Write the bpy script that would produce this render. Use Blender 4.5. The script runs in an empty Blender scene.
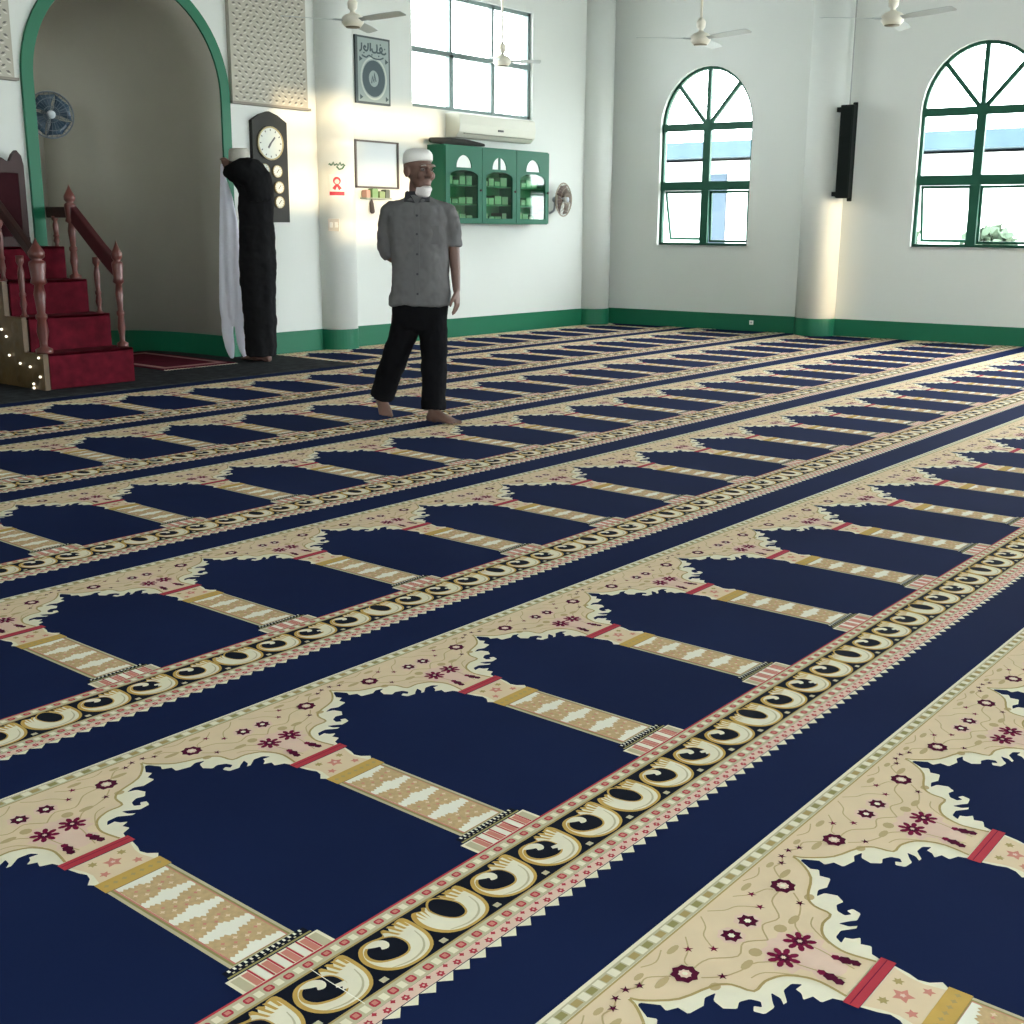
import bpy, bmesh, math, random
from mathutils import Vector, Matrix
from mathutils.geometry import tessellate_polygon
random.seed(7)
C = bpy.context.scene.collection
sc = bpy.context.scene
PI = math.pi

# ------------------------------------------------------------------ camera
cam_d = bpy.data.cameras.new('camera'); cam = bpy.data.objects.new('camera', cam_d); C.objects.link(cam)
R_ = Vector((0.63216083, -0.7748084, 0.00668053)); U_ = Vector((0.17592588, 0.15192272, 0.97260967)); F_ = Vector((0.75460107, 0.61367046, -0.23234844))
cam.matrix_world = Matrix(((R_.x, U_.x, -F_.x, 0), (R_.y, U_.y, -F_.y, 0), (R_.z, U_.z, -F_.z, 1.2118), (0, 0, 0, 1)))
cam_d.sensor_width = 36; cam_d.lens = 36 * 1188.46 / 1024; cam_d.clip_start = .05; cam_d.clip_end = 300
sc.camera = cam
# ------------------------------------------------------------------ sky
w = bpy.data.worlds.new('sky'); sc.world = w; w.use_nodes = True
nt = w.node_tree; nt.nodes.clear()
bg = nt.nodes.new('ShaderNodeBackground'); wo = nt.nodes.new('ShaderNodeOutputWorld')
bg.inputs[0].default_value = (.90, .97, 1.0, 1); bg.inputs[1].default_value = 5.5
nt.links.new(bg.outputs[0], wo.inputs[0])
# ------------------------------------------------------------------ low warm sun
sd = bpy.data.lights.new('sun', 'SUN'); sun = bpy.data.objects.new('sun', sd); C.objects.link(sun)
sd.energy = 1.35; sd.angle = math.radians(.9); sd.color = (1, .74, .42)
SUN_DIR = Vector((.25, 1, -.087)).normalized()
sun.rotation_euler = SUN_DIR.to_track_quat('-Z', 'Y').to_euler()
sun.location = (5, -8, 5)
# ------------------------------------------------------------------ exposure
sc.view_settings.view_transform = 'Standard'; sc.view_settings.look = 'None'
sc.view_settings.gamma = 1; sc.view_settings.use_curve_mapping = False
sc.view_settings.exposure = 1.82
sc.cycles.max_bounces = 8; sc.cycles.diffuse_bounces = 5; sc.cycles.transparent_max_bounces = 12
sc.cycles.caustics_reflective = False; sc.cycles.caustics_refractive = False
sc.cycles.use_denoising = True

# ------------------------------------------------------------------ materials
def mat(name, col, rough=.7, metal=0, emis=None, noise=0, nscale=30, bump=0, bscale=60, sheen=0, spec=.5, trans=0):
    m = bpy.data.materials.new(name); m.use_nodes = True
    n = m.node_tree.nodes; l = m.node_tree.links; b = n['Principled BSDF']
    b.inputs['Base Color'].default_value = (*col, 1); b.inputs['Roughness'].default_value = rough
    b.inputs['Metallic'].default_value = metal; b.inputs['Specular IOR Level'].default_value = spec
    if sheen:
        b.inputs['Sheen Weight'].default_value = sheen; b.inputs['Sheen Roughness'].default_value = .45
    tc = None
    if noise or bump:
        tc = n.new('ShaderNodeTexCoord')
    if noise:
        t = n.new('ShaderNodeTexNoise'); t.inputs['Scale'].default_value = nscale; t.inputs['Detail'].default_value = 4
        l.new(tc.outputs['Object'], t.inputs['Vector'])
        mx = n.new('ShaderNodeMix'); mx.data_type = 'RGBA'
        mx.inputs[6].default_value = (*[c * (1 - noise) for c in col], 1); mx.inputs[7].default_value = (*[min(1, c * (1 + noise)) for c in col], 1)
        l.new(t.outputs['Fac'], mx.inputs[0]); l.new(mx.outputs[2], b.inputs['Base Color'])
    if bump:
        t = n.new('ShaderNodeTexNoise'); t.inputs['Scale'].default_value = bscale
        l.new(tc.outputs['Object'], t.inputs['Vector'])
        bp = n.new('ShaderNodeBump'); bp.inputs['Strength'].default_value = bump; bp.inputs['Distance'].default_value = .004
        l.new(t.outputs['Fac'], bp.inputs['Height']); l.new(bp.outputs[0], b.inputs['Normal'])
    if emis:
        b.inputs['Emission Color'].default_value = (*emis[0], 1); b.inputs['Emission Strength'].default_value = emis[1]
    return m
def glassmat(name, tint=(1, 1, 1), refl=.08):
    m = bpy.data.materials.new(name); m.use_nodes = True
    n = m.node_tree.nodes; l = m.node_tree.links; n.clear()
    o = n.new('ShaderNodeOutputMaterial'); t = n.new('ShaderNodeBsdfTransparent'); g = n.new('ShaderNodeBsdfGlossy'); mx = n.new('ShaderNodeMixShader')
    t.inputs[0].default_value = (*tint, 1); g.inputs['Roughness'].default_value = .05; mx.inputs[0].default_value = refl
    l.new(t.outputs[0], mx.inputs[1]); l.new(g.outputs[0], mx.inputs[2]); l.new(mx.outputs[0], o.inputs[0])
    return m
M = dict(
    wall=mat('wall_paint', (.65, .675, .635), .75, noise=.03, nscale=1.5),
    recess=mat('recess_paint_shaded', (.36, .345, .28), .6, noise=.08, nscale=2),  # grey-olive wall, with the dim light of the recess darkened into its colour
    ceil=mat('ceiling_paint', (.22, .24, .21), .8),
    green=mat('green_gloss_paint', (.008, .135, .068), .5, spec=.3, noise=.08, nscale=3),
    darkgreen=mat('dark_green_frame', (.012, .085, .05), .5, spec=.25),
    alu=mat('grey_window_frame', (.16, .22, .21), .5),
    floor=mat('concrete_floor', (.25, .25, .26), .9),
    ground=mat('outside_ground', (.6, .6, .55), .9, noise=.1, nscale=.4),
    navy=mat('carpet_navy', (.0090, .0165, .060), .95, noise=.25, nscale=1.6, spec=.03),
    ivory=mat('carpet_ivory', (.86, .80, .62), .95, noise=.06, nscale=40, spec=.1),
    peach=mat('carpet_peach', (.80, .63, .42), .95, noise=.08, nscale=14, spec=.1),
    pink=mat('carpet_pink', (.80, .58, .46), .95, noise=.08, nscale=20, spec=.1),
    fawn=mat('carpet_fawn', (.56, .42, .22), .95, spec=.05),
    tan=mat('carpet_tan', (.46, .34, .14), .95, spec=.05),
    beige=mat('carpet_beige', (.58, .52, .34), .95, noise=.08, nscale=30, spec=.1),
    olive=mat('carpet_olive', (.34, .30, .12), .95, spec=.05),
    maroon=mat('carpet_maroon', (.09, .008, .03), .95, spec=.05),
    wine=mat('carpet_wine', (.20, .012, .05), .95, spec=.05),
    red=mat('carpet_red', (.50, .05, .07), .95, noise=.1, nscale=30, spec=.1),
    salmon=mat('carpet_salmon', (.66, .26, .20), .95, noise=.1, nscale=30, spec=.1),
    orange=mat('carpet_orange', (.60, .42, .22), .95, noise=.25, nscale=90, spec=.1),
    gold=mat('carpet_gold', (.60, .38, .10), .95, noise=.1, nscale=30, spec=.1),
    black=mat('carpet_black', (.008, .010, .018), .95, spec=.05),
    white=mat('carpet_white', (.90, .87, .74), .95, spec=.05),
)
# ------------------------------------------------------------------ helpers
def link(o, parent=None):
    C.objects.link(o)
    if parent: o.parent = parent
    return o
def tag(o, label=None, cat=None, group=None, kind=None):
    if label: o['label'] = label
    if cat: o['category'] = cat
    if group: o['group'] = group
    if kind: o['kind'] = kind
    return o
def empty(name, label, cat, loc=(0, 0, 0), rz=0, group=None):
    o = bpy.data.objects.new(name, None); link(o); o.location = loc; o.rotation_euler = (0, 0, rz); o.empty_display_size = .1
    return tag(o, label, cat, group)
def obj(name, bm, m, parent=None, smooth=False, kind=None, bevel=0):
    me = bpy.data.meshes.new(name)
    bmesh.ops.recalc_face_normals(bm, faces=bm.faces)
    bm.to_mesh(me); bm.free()
    for mm in (m if isinstance(m, (list, tuple)) else [m]): me.materials.append(mm)
    if smooth:
        for p in me.polygons: p.use_smooth = True
    o = bpy.data.objects.new(name, me); link(o, parent)
    if bevel:
        b = o.modifiers.new('bevel', 'BEVEL'); b.width = bevel; b.segments = 2; b.limit_method = 'ANGLE'
    if kind: o['kind'] = kind
    return o
def nb(): return bmesh.new()
def box(bm, x0, x1, y0, y1, z0, z1, mi=0, mtx=None):
    vs = [bm.verts.new((x, y, z)) for x in (x0, x1) for y in (y0, y1) for z in (z0, z1)]
    if mtx:
        for v in vs: v.co = mtx @ v.co
    for f in ((0, 1, 3, 2), (4, 6, 7, 5), (0, 4, 5, 1), (2, 3, 7, 6), (0, 2, 6, 4), (1, 5, 7, 3)):
        bm.faces.new([vs[i] for i in f]).material_index = mi
def rings(bm, rs, closed=True, cap=True, mi=0):
    """rs: list of rings (lists of points) joined into a skin"""
    vv = [[bm.verts.new(p) for p in r] for r in rs]
    n = len(rs[0])
    for a, b in zip(vv, vv[1:]):
        for i in range(n if closed else n - 1):
            j = (i + 1) % n
            bm.faces.new((a[i], a[j], b[j], b[i])).material_index = mi
    if cap:
        bm.faces.new(vv[0][::-1]).material_index = mi; bm.faces.new(vv[-1]).material_index = mi
    return vv
def lathe(bm, prof, cx=0, cy=0, cz=0, n=16, mi=0, axis='z'):
    rs = []
    for r, z in prof:
        r = max(r, .0005)
        ring = []
        for i in range(n):
            a = 2 * PI * i / n
            if axis == 'z': ring.append((cx + r * math.cos(a), cy + r * math.sin(a), cz + z))
            elif axis == 'y': ring.append((cx + r * math.cos(a), cy + z, cz + r * math.sin(a)))
            else: ring.append((cx + z, cy + r * math.cos(a), cz + r * math.sin(a)))
        rs.append(ring)
    rings(bm, rs, mi=mi)
def catmull(P, k=4):
    P = [Vector(p) for p in P]; out = []
    for i in range(len(P) - 1):
        p0 = P[max(i - 1, 0)]; p1 = P[i]; p2 = P[i + 1]; p3 = P[min(i + 2, len(P) - 1)]
        for j in range(k):
            t = j / k
            out.append(.5 * ((2 * p1) + (p2 - p0) * t + (2 * p0 - 5 * p1 + 4 * p2 - p3) * t * t + (3 * p1 - p0 - 3 * p2 + p3) * t ** 3))
    out.append(P[-1]); return out
def tube(bm, pts, rad, n=10, k=4, flat=1.0, up=(0, 0, 1), mi=0, round_end=True):
    """tapered tube through pts; rad list per point (or number); flat squashes it across"""
    if not isinstance(rad, (list, tuple)): rad = [rad] * len(pts)
    Q = catmull([(*p, ) for p in pts], k) if k > 1 else [Vector(p) for p in pts]
    rr = []
    for i in range(len(rad) - 1):
        for j in range(k): rr.append(rad[i] + (rad[i + 1] - rad[i]) * j / k)
    rr.append(rad[-1])
    if k <= 1: rr = list(rad)
    if round_end:
        d0 = (Q[0] - Q[1]).normalized(); d1 = (Q[-1] - Q[-2]).normalized()
        Q = [Q[0] + d0 * rr[0] * .85, Q[0] + d0 * rr[0] * .5] + Q + [Q[-1] + d1 * rr[-1] * .5, Q[-1] + d1 * rr[-1] * .85]
        rr = [rr[0] * .45, rr[0] * .85] + rr + [rr[-1] * .85, rr[-1] * .45]
    rs = []; side = None
    for i, q in enumerate(Q):
        t = (Q[min(i + 1, len(Q) - 1)] - Q[max(i - 1, 0)]).normalized()
        if side is None:
            side = t.cross(Vector(up))
            if side.length < .1: side = t.cross(Vector((0, 1, 0)))
        else:
            side = side - t * side.dot(t)
        side.normalize(); b = t.cross(side)
        rs.append([q + (side * math.cos(2 * PI * a / n) + b * math.sin(2 * PI * a / n) * flat) * rr[i] for a in range(n)])
    rings(bm, rs, mi=mi)
def ellipsoid(bm, c, r, mtx=None, n=16, m=10, mi=0):
    rs = []
    for i in range(1, m):
        th = PI * i / m
        rs.append([Vector((r[0] * math.sin(th) * math.cos(2 * PI * j / n), r[1] * math.sin(th) * math.sin(2 * PI * j / n), r[2] * math.cos(th))) for j in range(n)])
    c = Vector(c); T = mtx or Matrix.Identity(3)
    rings(bm, [[c + T @ p for p in ring] for ring in rs], mi=mi)
def panel(name, outer, holes, th, T, m, parent=None, kind=None):
    """flat slab from a 2D outline (a,z) with holes, thickness th along local +y, placed by matrix T"""
    bm = nb(); loops = [outer] + holes
    flat = [Vector((p[0], p[1], 0)) for L in loops for p in L]
    tri = tessellate_polygon([[Vector((p[0], p[1], 0)) for p in L] for L in loops])
    A = [bm.verts.new(T @ Vector((p.x, 0, p.y))) for p in flat]; B = [bm.verts.new(T @ Vector((p.x, th, p.y))) for p in flat]
    for t in tri:
        try: bm.faces.new([A[i] for i in t]); bm.faces.new([B[i] for i in t][::-1])
        except ValueError: pass
    s = 0
    for L in loops:
        n = len(L)
        for i in range(n):
            j = (i + 1) % n
            bm.faces.new((A[s + i], A[s + j], B[s + j], B[s + i]))
        s += n
    return obj(name, bm, m, parent, kind=kind)
def arch(cx, hw, z0, zs, rise, n=20):
    return [(cx - hw, z0), (cx + hw, z0)] + [(cx + hw * math.cos(PI * i / n), zs + rise * math.sin(PI * i / n)) for i in range(n + 1)]
def strip(bm, pts, wd, T, y0, y1, mi=0, close=False):
    """bar of width wd following 2D pts, from depth y0 to y1"""
    n = len(pts); L = []; Rr = []
    for i in range(n):
        a = Vector(pts[(i - 1) % n] if close else pts[max(i - 1, 0)]); b = Vector(pts[(i + 1) % n] if close else pts[min(i + 1, n - 1)])
        d = (b - a); d.normalize(); nn = Vector((-d.y, d.x)) * wd / 2
        L.append(Vector(pts[i]) + nn); Rr.append(Vector(pts[i]) - nn)
    rs = [[T @ Vector((l.x, y0, l.y)), T @ Vector((r.x, y0, r.y)), T @ Vector((r.x, y1, r.y)), T @ Vector((l.x, y1, l.y))] for l, r in zip(L, Rr)]
    if close: rs.append(rs[0])
    rings(bm, rs, cap=not close, mi=mi)

S = .58
YN = 9.118          # inner face of the qibla wall
CH = 4.8            # ceiling height
TN = Matrix.Translation((0, YN, 0))
ED = Vector((.0797, -.99682, 0)); EN = Vector((-.99682, -.0797, 0))   # east wall: along, and towards the room
EA = Vector((13.05, YN, 0))
TE = Matrix(((ED.x, -EN.x, 0, EA.x), (ED.y, -EN.y, 0, EA.y), (0, 0, 1, 0), (0, 0, 0, 1)))   # (s, depth outwards, z)
def EW(s, off=0, z=0): return EA + ED * s + EN * off + Vector((0, 0, z))

# ================================================================== the setting
bm = nb(); box(bm, -3, 15, -5.2, 11, -.15, -.001); obj('floor', bm, M['floor'], kind='structure')
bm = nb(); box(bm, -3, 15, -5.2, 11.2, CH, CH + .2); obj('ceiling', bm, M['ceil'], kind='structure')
AC, AR, AZ = 6.125, .895, 2.32
nwin = [(9.51, 2.45), (11.54, 2.45), (11.54, 3.63), (9.51, 3.63)]
panel('wall_north', [(-3, -.1), (13.3, -.1), (13.3, CH), (-3, CH)], [arch(AC, AR, .0, AZ, AR, 28), nwin], .18, TN, M['wall'], kind='structure')
W1, W2 = (1.40, .61), (4.60, .63)
eholes = [arch(1.40, .61, 1.02, 2.43, .69), arch(4.60, .63, 1.04, 2.47, .70), [(6.3, .12), (9.5, .12), (9.5, 3.0), (6.3, 3.0)], [(9.8, .12), (13.3, .12), (13.3, 3.9), (9.8, 3.9)]]  # the two big openings, out of view, are added to let in daylight
panel('wall_east', [(-.2, -.1), (14.3, -.1), (14.3, CH), (-.2, CH)], eholes, .18, TE, M['wall'], kind='structure')
# unseen west and south walls, their openings invented for fill light and sun patches
TW = Matrix(((0, -1, 0, -3), (1, 0, 0, 0), (0, 0, 1, 0), (0, 0, 0, 1)))
panel('wall_west', [(-5.2, -.1), (9.3, -.1), (9.3, CH), (-5.2, CH)], [[(-4.6, .1), (-.6, .1), (-.6, 3.0), (-4.6, 3.0)]], .18, TW, M['wall'], kind='structure')
TS = Matrix.Translation((0, -5, 0)) @ Matrix.Rotation(0, 4, 'Z')
def rect(x0, x1, z0, z1): return [(x0, z0), (x1, z0), (x1, z1), (x0, z1)]
sh = [rect(4.05, 6.15, 2.62, 3.05), rect(4.05, 5.2, 3.12, 3.28), rect(4.05, 6.4, 3.34, 3.66), rect(4.7, 6.0, 2.30, 2.55), rect(10.26, 10.60, 1.15, 2.52), rect(11.75, 13.7, .2, 3.8)]
panel('wall_south', [(-3, -.1), (14.2, -.1), (14.2, CH), (-3, CH)], sh, -.18, TS, M['wall'], kind='structure')

# arched recess (mihrab)
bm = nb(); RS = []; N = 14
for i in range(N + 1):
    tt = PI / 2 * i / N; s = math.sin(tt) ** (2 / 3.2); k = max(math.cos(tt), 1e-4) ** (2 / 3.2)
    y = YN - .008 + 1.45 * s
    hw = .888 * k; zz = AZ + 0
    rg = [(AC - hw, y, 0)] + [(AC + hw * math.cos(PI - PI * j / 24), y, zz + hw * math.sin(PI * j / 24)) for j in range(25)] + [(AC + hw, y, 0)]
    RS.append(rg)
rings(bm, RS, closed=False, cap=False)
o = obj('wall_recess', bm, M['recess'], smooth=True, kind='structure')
sm = o.modifiers.new('thick', 'SOLIDIFY'); sm.thickness = .08; sm.offset = 1
bm = nb(); RS = []
for side in (-1, 1):
    for i in range(N + 1):
        tt = PI / 2 * (i if side < 0 else N - i) / N; s = math.sin(tt) ** (2 / 3.2); k = max(math.cos(tt), 1e-4) ** (2 / 3.2); y = YN - .006 + 1.43 * s; hw = .876 * k * side
        RS.append([(AC + hw, y, 0), (AC + hw, y, .21), (AC + hw * .985, y - .012, .21), (AC + hw * .985, y - .012, 0)])
rings(bm, RS); obj('baseboard_recess', bm, M['green'], smooth=False, kind='structure')
# arch trim
bm = nb()
tr = [(AC - AR - .04, .0)] + [(AC + (AR + .05) * math.cos(PI - PI * i / 36), AZ + (AR + .05) * math.sin(PI * i / 36)) for i in range(37)] + [(AC + AR + .04, .0)]
strip(bm, tr, .095, TN, -.03, .03); obj('trim_arch', bm, M['green'], kind='structure')
# baseboards
for nm, x0, x1 in (('baseboard_north_left', -3, 5.12), ('baseboard_north_right', 7.13, 13.05)):
    bm = nb(); box(bm, x0, x1, YN - .012, YN + .01, 0, .21); obj(nm, bm, M['green'], kind='structure')
bm = nb(); box(bm, 0, 14, -.012, .01, 0, .205, mtx=TE); obj('baseboard_east', bm, M['green'], kind='structure')
# engaged round columns, their feet painted green
for nm, (cx, cy), r in (('wall_column_middle', (8.37, YN), .208), ('wall_column_corner', (12.82, YN), .225), ('wall_column_east', tuple(EW(2.93, 0)[:2]), .235)):
    bm = nb(); lathe(bm, [(r, 0), (r, CH)], cx, cy, 0, 40); c = obj(nm, bm, M['wall'], smooth=True, kind='structure')
    bm = nb(); lathe(bm, [(r + .006, 0), (r + .006, .205), (r, .207)], cx, cy, 0, 40); obj('baseboard_' + nm.split('_')[-1] + '_column', bm, M['green'], smooth=False, kind='structure')

glass = glassmat('window_glass', (1, 1, 1), .04)
# big rectangular window in the qibla wall
win = bpy.data.objects.new('window_1', None); link(win); win['kind'] = 'structure'; win.location = (10.52, YN, 2.45)
bm = nb(); x0, x1, z0, z1 = -1.01, 1.02, 0, 1.18
for a in ((x0, x1, z0, z0 + .04), (x0, x1, z1 - .04, z1), (x0, x0 + .03, z0, z1), (x1 - .05, x1, z0, z1)):
    box(bm, a[0], a[1], .04, .09, a[2], a[3])
box(bm, x0, x1, .035, .09, .555, .61)
for xx in (-.36, .345):
    box(bm, xx - .02, xx + .02, .04, .09, .59, z1); box(bm, xx - .035, xx + .035, .035, .09, 0, .58)
obj('window_frame', bm, M['alu'], win)
bm = nb(); box(bm, x0 + .02, x1 - .02, .062, .066, .02, z1 - .02); obj('glass_pane', bm, glass, win)
# arched windows in the east wall
def arched_window(idx, sc_, hw, z0, zs, rise, tilt):
    root = bpy.data.objects.new('window_%d' % idx, None); link(root); root['kind'] = 'structure'
    root.matrix_world = TE @ Matrix.Translation((sc_, .075, z0))
    I = Matrix.Identity(4); h = zs - z0
    bm = nb()
    ol = [(-hw + .012, .0)] + [(-(hw - .012) * math.cos(PI * i / 24), h + (rise - .012) * math.sin(PI * i / 24)) for i in range(25)] + [(hw - .012, .0)]
    strip(bm, ol, .045, I, -.02, .03)
    box(bm, -hw, hw, -.02, .03, 0, .03)
    box(bm, -hw, hw, -.025, .03, h - .045, h + .04)                # bar at the springing
    box(bm, -hw, hw, -.03, .03, .66, .765)                          # thick middle bar
    for za, zb, wd in ((0, .68, .05), (.74, h, .048)): box(bm, -wd, wd, -.025, .03, za, zb)
    box(bm, -.024, .024, -.02, .03, h, h + rise - .01)
    for sg in (-1, 1):
        a = math.radians(47); ex = sg * hw * math.cos(a) * .98; ez = h + rise * math.sin(a) * .98
        strip(bm, [(0, h), (ex, ez)], .044, I, -.02, .028)
    lathe(bm, [(.001, -.03), (.06, -.028), (.06, .03)], 0, 0, h + .01, 16, axis='y')
    obj('window_frame', bm, M['darkgreen'], root)
    bm = nb()
    g = [(-hw + .02, .74)] + [(-(hw - .02) * math.cos(PI * i / 24), h + (rise - .02) * math.sin(PI * i / 24)) for i in range(25)] + [(hw - .02, .74)]
    bm.faces.new([bm.verts.new((p[0], .004, p[1])) for p in g]); obj('glass_pane', bm, glass, root)
    for sg in (-1, 1):                                              # top hung sashes pushed open at the bottom
        sash = bpy.data.objects.new('sash', None); link(sash, root)
        sash.location = (sg * (hw / 2 + .005), .02, .655); sash.rotation_euler = (tilt if sg < 0 else tilt * .12, 0, 0)
        w2 = hw / 2 - .045; bm = nb()
        for a in ((-w2, w2, -.03, 0), (-w2, w2, -.62, -.59), (-w2, -w2 + .025, -.62, 0), (w2 - .025, w2, -.62, 0)):
            box(bm, a[0], a[1], 0, .025, a[2], a[3])
        obj('sash_frame', bm, M['darkgreen'], sash)
        bm = nb(); bm.faces.new([bm.verts.new(p) for p in ((-w2, .012, -.6), (w2, .012, -.6), (w2, .012, -.01), (-w2, .012, -.01))]); obj('sash_glass', bm, glass, sash)
    bm = nb(); box(bm, -hw, hw, -.075, .1, -.03, .0); obj('window_sill', bm, M['wall'], root)
arched_window(2, 1.40, .61, 1.02, 2.43, .69, .28)
arched_window(3, 4.60, .63, 1.04, 2.47, .70, .22)

# ================================================================== outside
bm = nb(); box(bm, 14.6, 60, -40, 60, -.6, -.5); obj('ground_outside', bm, M['ground'], kind='structure')
t = empty('neighbour_building', 'pale building with a light blue roof band seen through the arched windows', 'building', (26, 8, -.5))
bm = nb(); box(bm, 0, 6, -9, 13, 0, 3.3); obj('building_wall', bm, mat('outside_white_wall', (.62, .66, .66), .8), t)
bm = nb(); box(bm, -.5, 6.4, -9.6, 13.6, 3.36, 3.72); obj('roof_band', bm, mat('blue_roof', (.034, .058, .072), .6, spec=.1, noise=.4, nscale=1), t)
for yy in (-6, -1.2, 5.1, 6.6, 10.5):
    bm = nb(); box(bm, -.06, 0, yy, yy + .55, 0, 3.0); obj('blue_door', bm, mat('blue_door_paint', (.035, .052, .070), .6, spec=.1), t)
def tree(x, y, h, r, lab, seed):
    rnd = random.Random(seed); t = empty('garden_tree', lab, 'tree', (x, y, -.5), group='trees outside the arched windows')
    bm = nb(); tube(bm, [(0, 0, 0), (.05, 0, h * .5), (0, 0, h * .8)], [.09, .07, .03], 8); obj('trunk', bm, bark, t, True)
    bm = nb()
    for i in range(260):
        th = rnd.uniform(0, 2 * PI); ph = math.acos(rnd.uniform(-1, 1)); q = r * rnd.uniform(.5, 1)
        c = Vector((q * math.sin(ph) * math.cos(th), q * math.sin(ph) * math.sin(th), h * .8 + q * .7 * math.cos(ph)))
        a = Vector((rnd.uniform(-1, 1), rnd.uniform(-1, 1), rnd.uniform(-1, 1))).normalized() * .16; b = a.cross(Vector((rnd.uniform(-1, 1), rnd.uniform(-1, 1), 1))).normalized() * .08
        bm.faces.new([bm.verts.new(p) for p in (c - a, c - b, c + a, c + b)])
    obj('foliage', bm, leaf, t)
bark = mat('bark', (.2, .15, .1), .9); leaf = mat('leaves', (.05, .075, .05), .8, spec=.1)
tree(23.5, 7.6, 1.8, .5, 'small leafy tree seen through the lower panes of the right arched window', 3)
tree(23.0, 9.2, 2.0, .42, 'smaller leafy tree seen through the left lower pane of the right arched window', 5)

# ================================================================== carpets
CM = ['fawn', 'navy', 'ivory', 'peach', 'pink', 'tan', 'beige', 'olive', 'maroon', 'wine', 'red', 'salmon', 'orange', 'gold', 'black', 'white']
CI = {n: i for i, n in enumerate(CM)}
cell = []                                    # (layer, material, points) in cell units: u across (pillar at 0), v down from the strip's head
def P(layer, m, pts, mir=False):
    cell.append((layer + .12 * (len(cell) % 7), CI[m], [tuple(p) for p in pts]))
    if mir: cell.append((layer + .12 * (len(cell) % 7), CI[m], [(-p[0], p[1]) for p in pts][::-1]))
def RC(layer, m, u0, u1, v0, v1, mir=False): P(layer, m, [(u0, v0), (u1, v0), (u1, v1), (u0, v1)], mir)
def STK(layer, m, pts, wd, mir=False, k=3):
    Q = [(q.x, q.y) for q in catmull([(p[0], p[1], 0) for p in pts], k)]; ws = wd if isinstance(wd, (list, tuple)) else [wd] * len(pts)
    W = []
    for i in range(len(ws) - 1):
        for j in range(k): W.append(ws[i] + (ws[i + 1] - ws[i]) * j / k)
    W.append(ws[-1]); L = []; Rr = []
    for i, q in enumerate(Q):
        a = Vector(Q[max(i - 1, 0)]); b = Vector(Q[min(i + 1, len(Q) - 1)]); d = (b - a).normalized()
        L.append((q[0] - d.y * W[i] / 2, q[1] + d.x * W[i] / 2)); Rr.append((q[0] + d.y * W[i] / 2, q[1] - d.x * W[i] / 2))
    for i in range(len(Q) - 1):
        P(layer, m, [L[i], L[i + 1], Rr[i + 1], Rr[i]], mir)
def FL(layer, m, c, r0, r1, n, mir=False, sy=1.0, ph=0):
    P(layer, m, [(c[0] + (r0 if i % 2 else r1) * math.cos(PI * i / n + ph), c[1] + sy * (r0 if i % 2 else r1) * math.sin(PI * i / n + ph)) for i in range(2 * n)], mir)
leafp = [(.492, .169), (.466, .215), (.478, .24), (.445, .258), (.451, .294), (.393, .308), (.36, .292), (.322, .305), (.356, .317), (.369, .355), (.346, .386), (.316, .375), (.285, .392), (.276, .421), (.296, .435), (.306, .415), (.327, .425), (.318, .455), (.275, .462), (.255, .445), (.222, .424), (.227, .456), (.247, .475), (.232, .478), (.213, .464), (.19, .446), (.148, .449), (.130, .475), (.163, .471), (.171, .492), (.193, .508), (.162, .522), (.172, .552), (.135, .568), (.124, .600)]
tanp = [(.498, .135), (.478, .175), (.412, .242), (.30, .285), (.262, .325), (.250, .385), (.19, .388), (.135, .412), (.104, .454), (.090, .509), (.104, .594)]
def soft(pts, keep):
    out = [pts[0]]
    for i in range(1, len(pts) - 1):
        a, b, c = Vector(pts[i - 1]), Vector(pts[i]), Vector(pts[i + 1])
        if i in keep: out.append(pts[i]); continue
        for t in (.30, .12): out.append(tuple(b.lerp(a, t)))
        for t in (.12, .30): out.append(tuple(b.lerp(c, t)))
    return out + [pts[-1]]
leafp = soft(leafp, (1, 3, 5, 9, 22, 28, 31, 33))
half = [(.5, .008), (.5, .165)] + leafp
P(1, 'ivory', half + [(-a, b) for a, b in half[::-1]])
hp = [(.5, .062), (.5, .128)] + tanp
P(2, 'peach', hp + [(-a, b) for a, b in hp[::-1]])
FL(3, 'pink', (0, .385), .10, .125, 12, sy=.75)
FL(3, 'pink', (0, .50), .075, .08, 8, sy=.6)
STK(4, 'tan', tanp, .009, True, 3)
RC(2, 'beige', -.5, .5, .012, .056); RC(3, 'tan', -.5, .5, .058, .064); RC(3, 'ivory', -.5, .5, .0, .010)
for i in range(14):
    u = -.5 + (i + .5) / 14
    RC(3, 'olive' if i % 2 else 'tan', u - .018, u + .014, .022, .046); RC(3, 'ivory', u + .020, u + .050, .018, .050)
for pts, wd in (([(0, .30), (.06, .25), (.13, .27), (.20, .21), (.265, .2)], .007), ([(.05, .42), (.12, .33), (.19, .31), (.246, .284), (.29, .24)], .007), ([(.34, .17), (.39, .12), (.434, .125), (.47, .11)], .007),
                ([(.02, .08), (.06, .12), (.105, .14), (.145, .197)], .006), ([(.145, .10), (.195, .14), (.25, .16), (.265, .18)], .006), ([(.1, .45), (.15, .37), (.2, .35)], .006), ([(.03, .56), (.05, .46), (.055, .42)], .006), ([(.25, .08), (.31, .10), (.36, .08)], .006)):
    STK(4, 'fawn', pts, wd * .75, True, 4)
for c, a, b in (((.38, .165), .035, .012), ((.15, .31), .03, .013), ((.225, .105), .03, .011), ((.08, .30), .022, .02), ((.30, .29), .02, .016), ((.40, .10), .022, .010)):
    P(3, 'fawn', [(c[0] + a * math.cos(PI * i / 5), c[1] + b * math.sin(PI * i / 5)) for i in range(10)], True)
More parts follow.
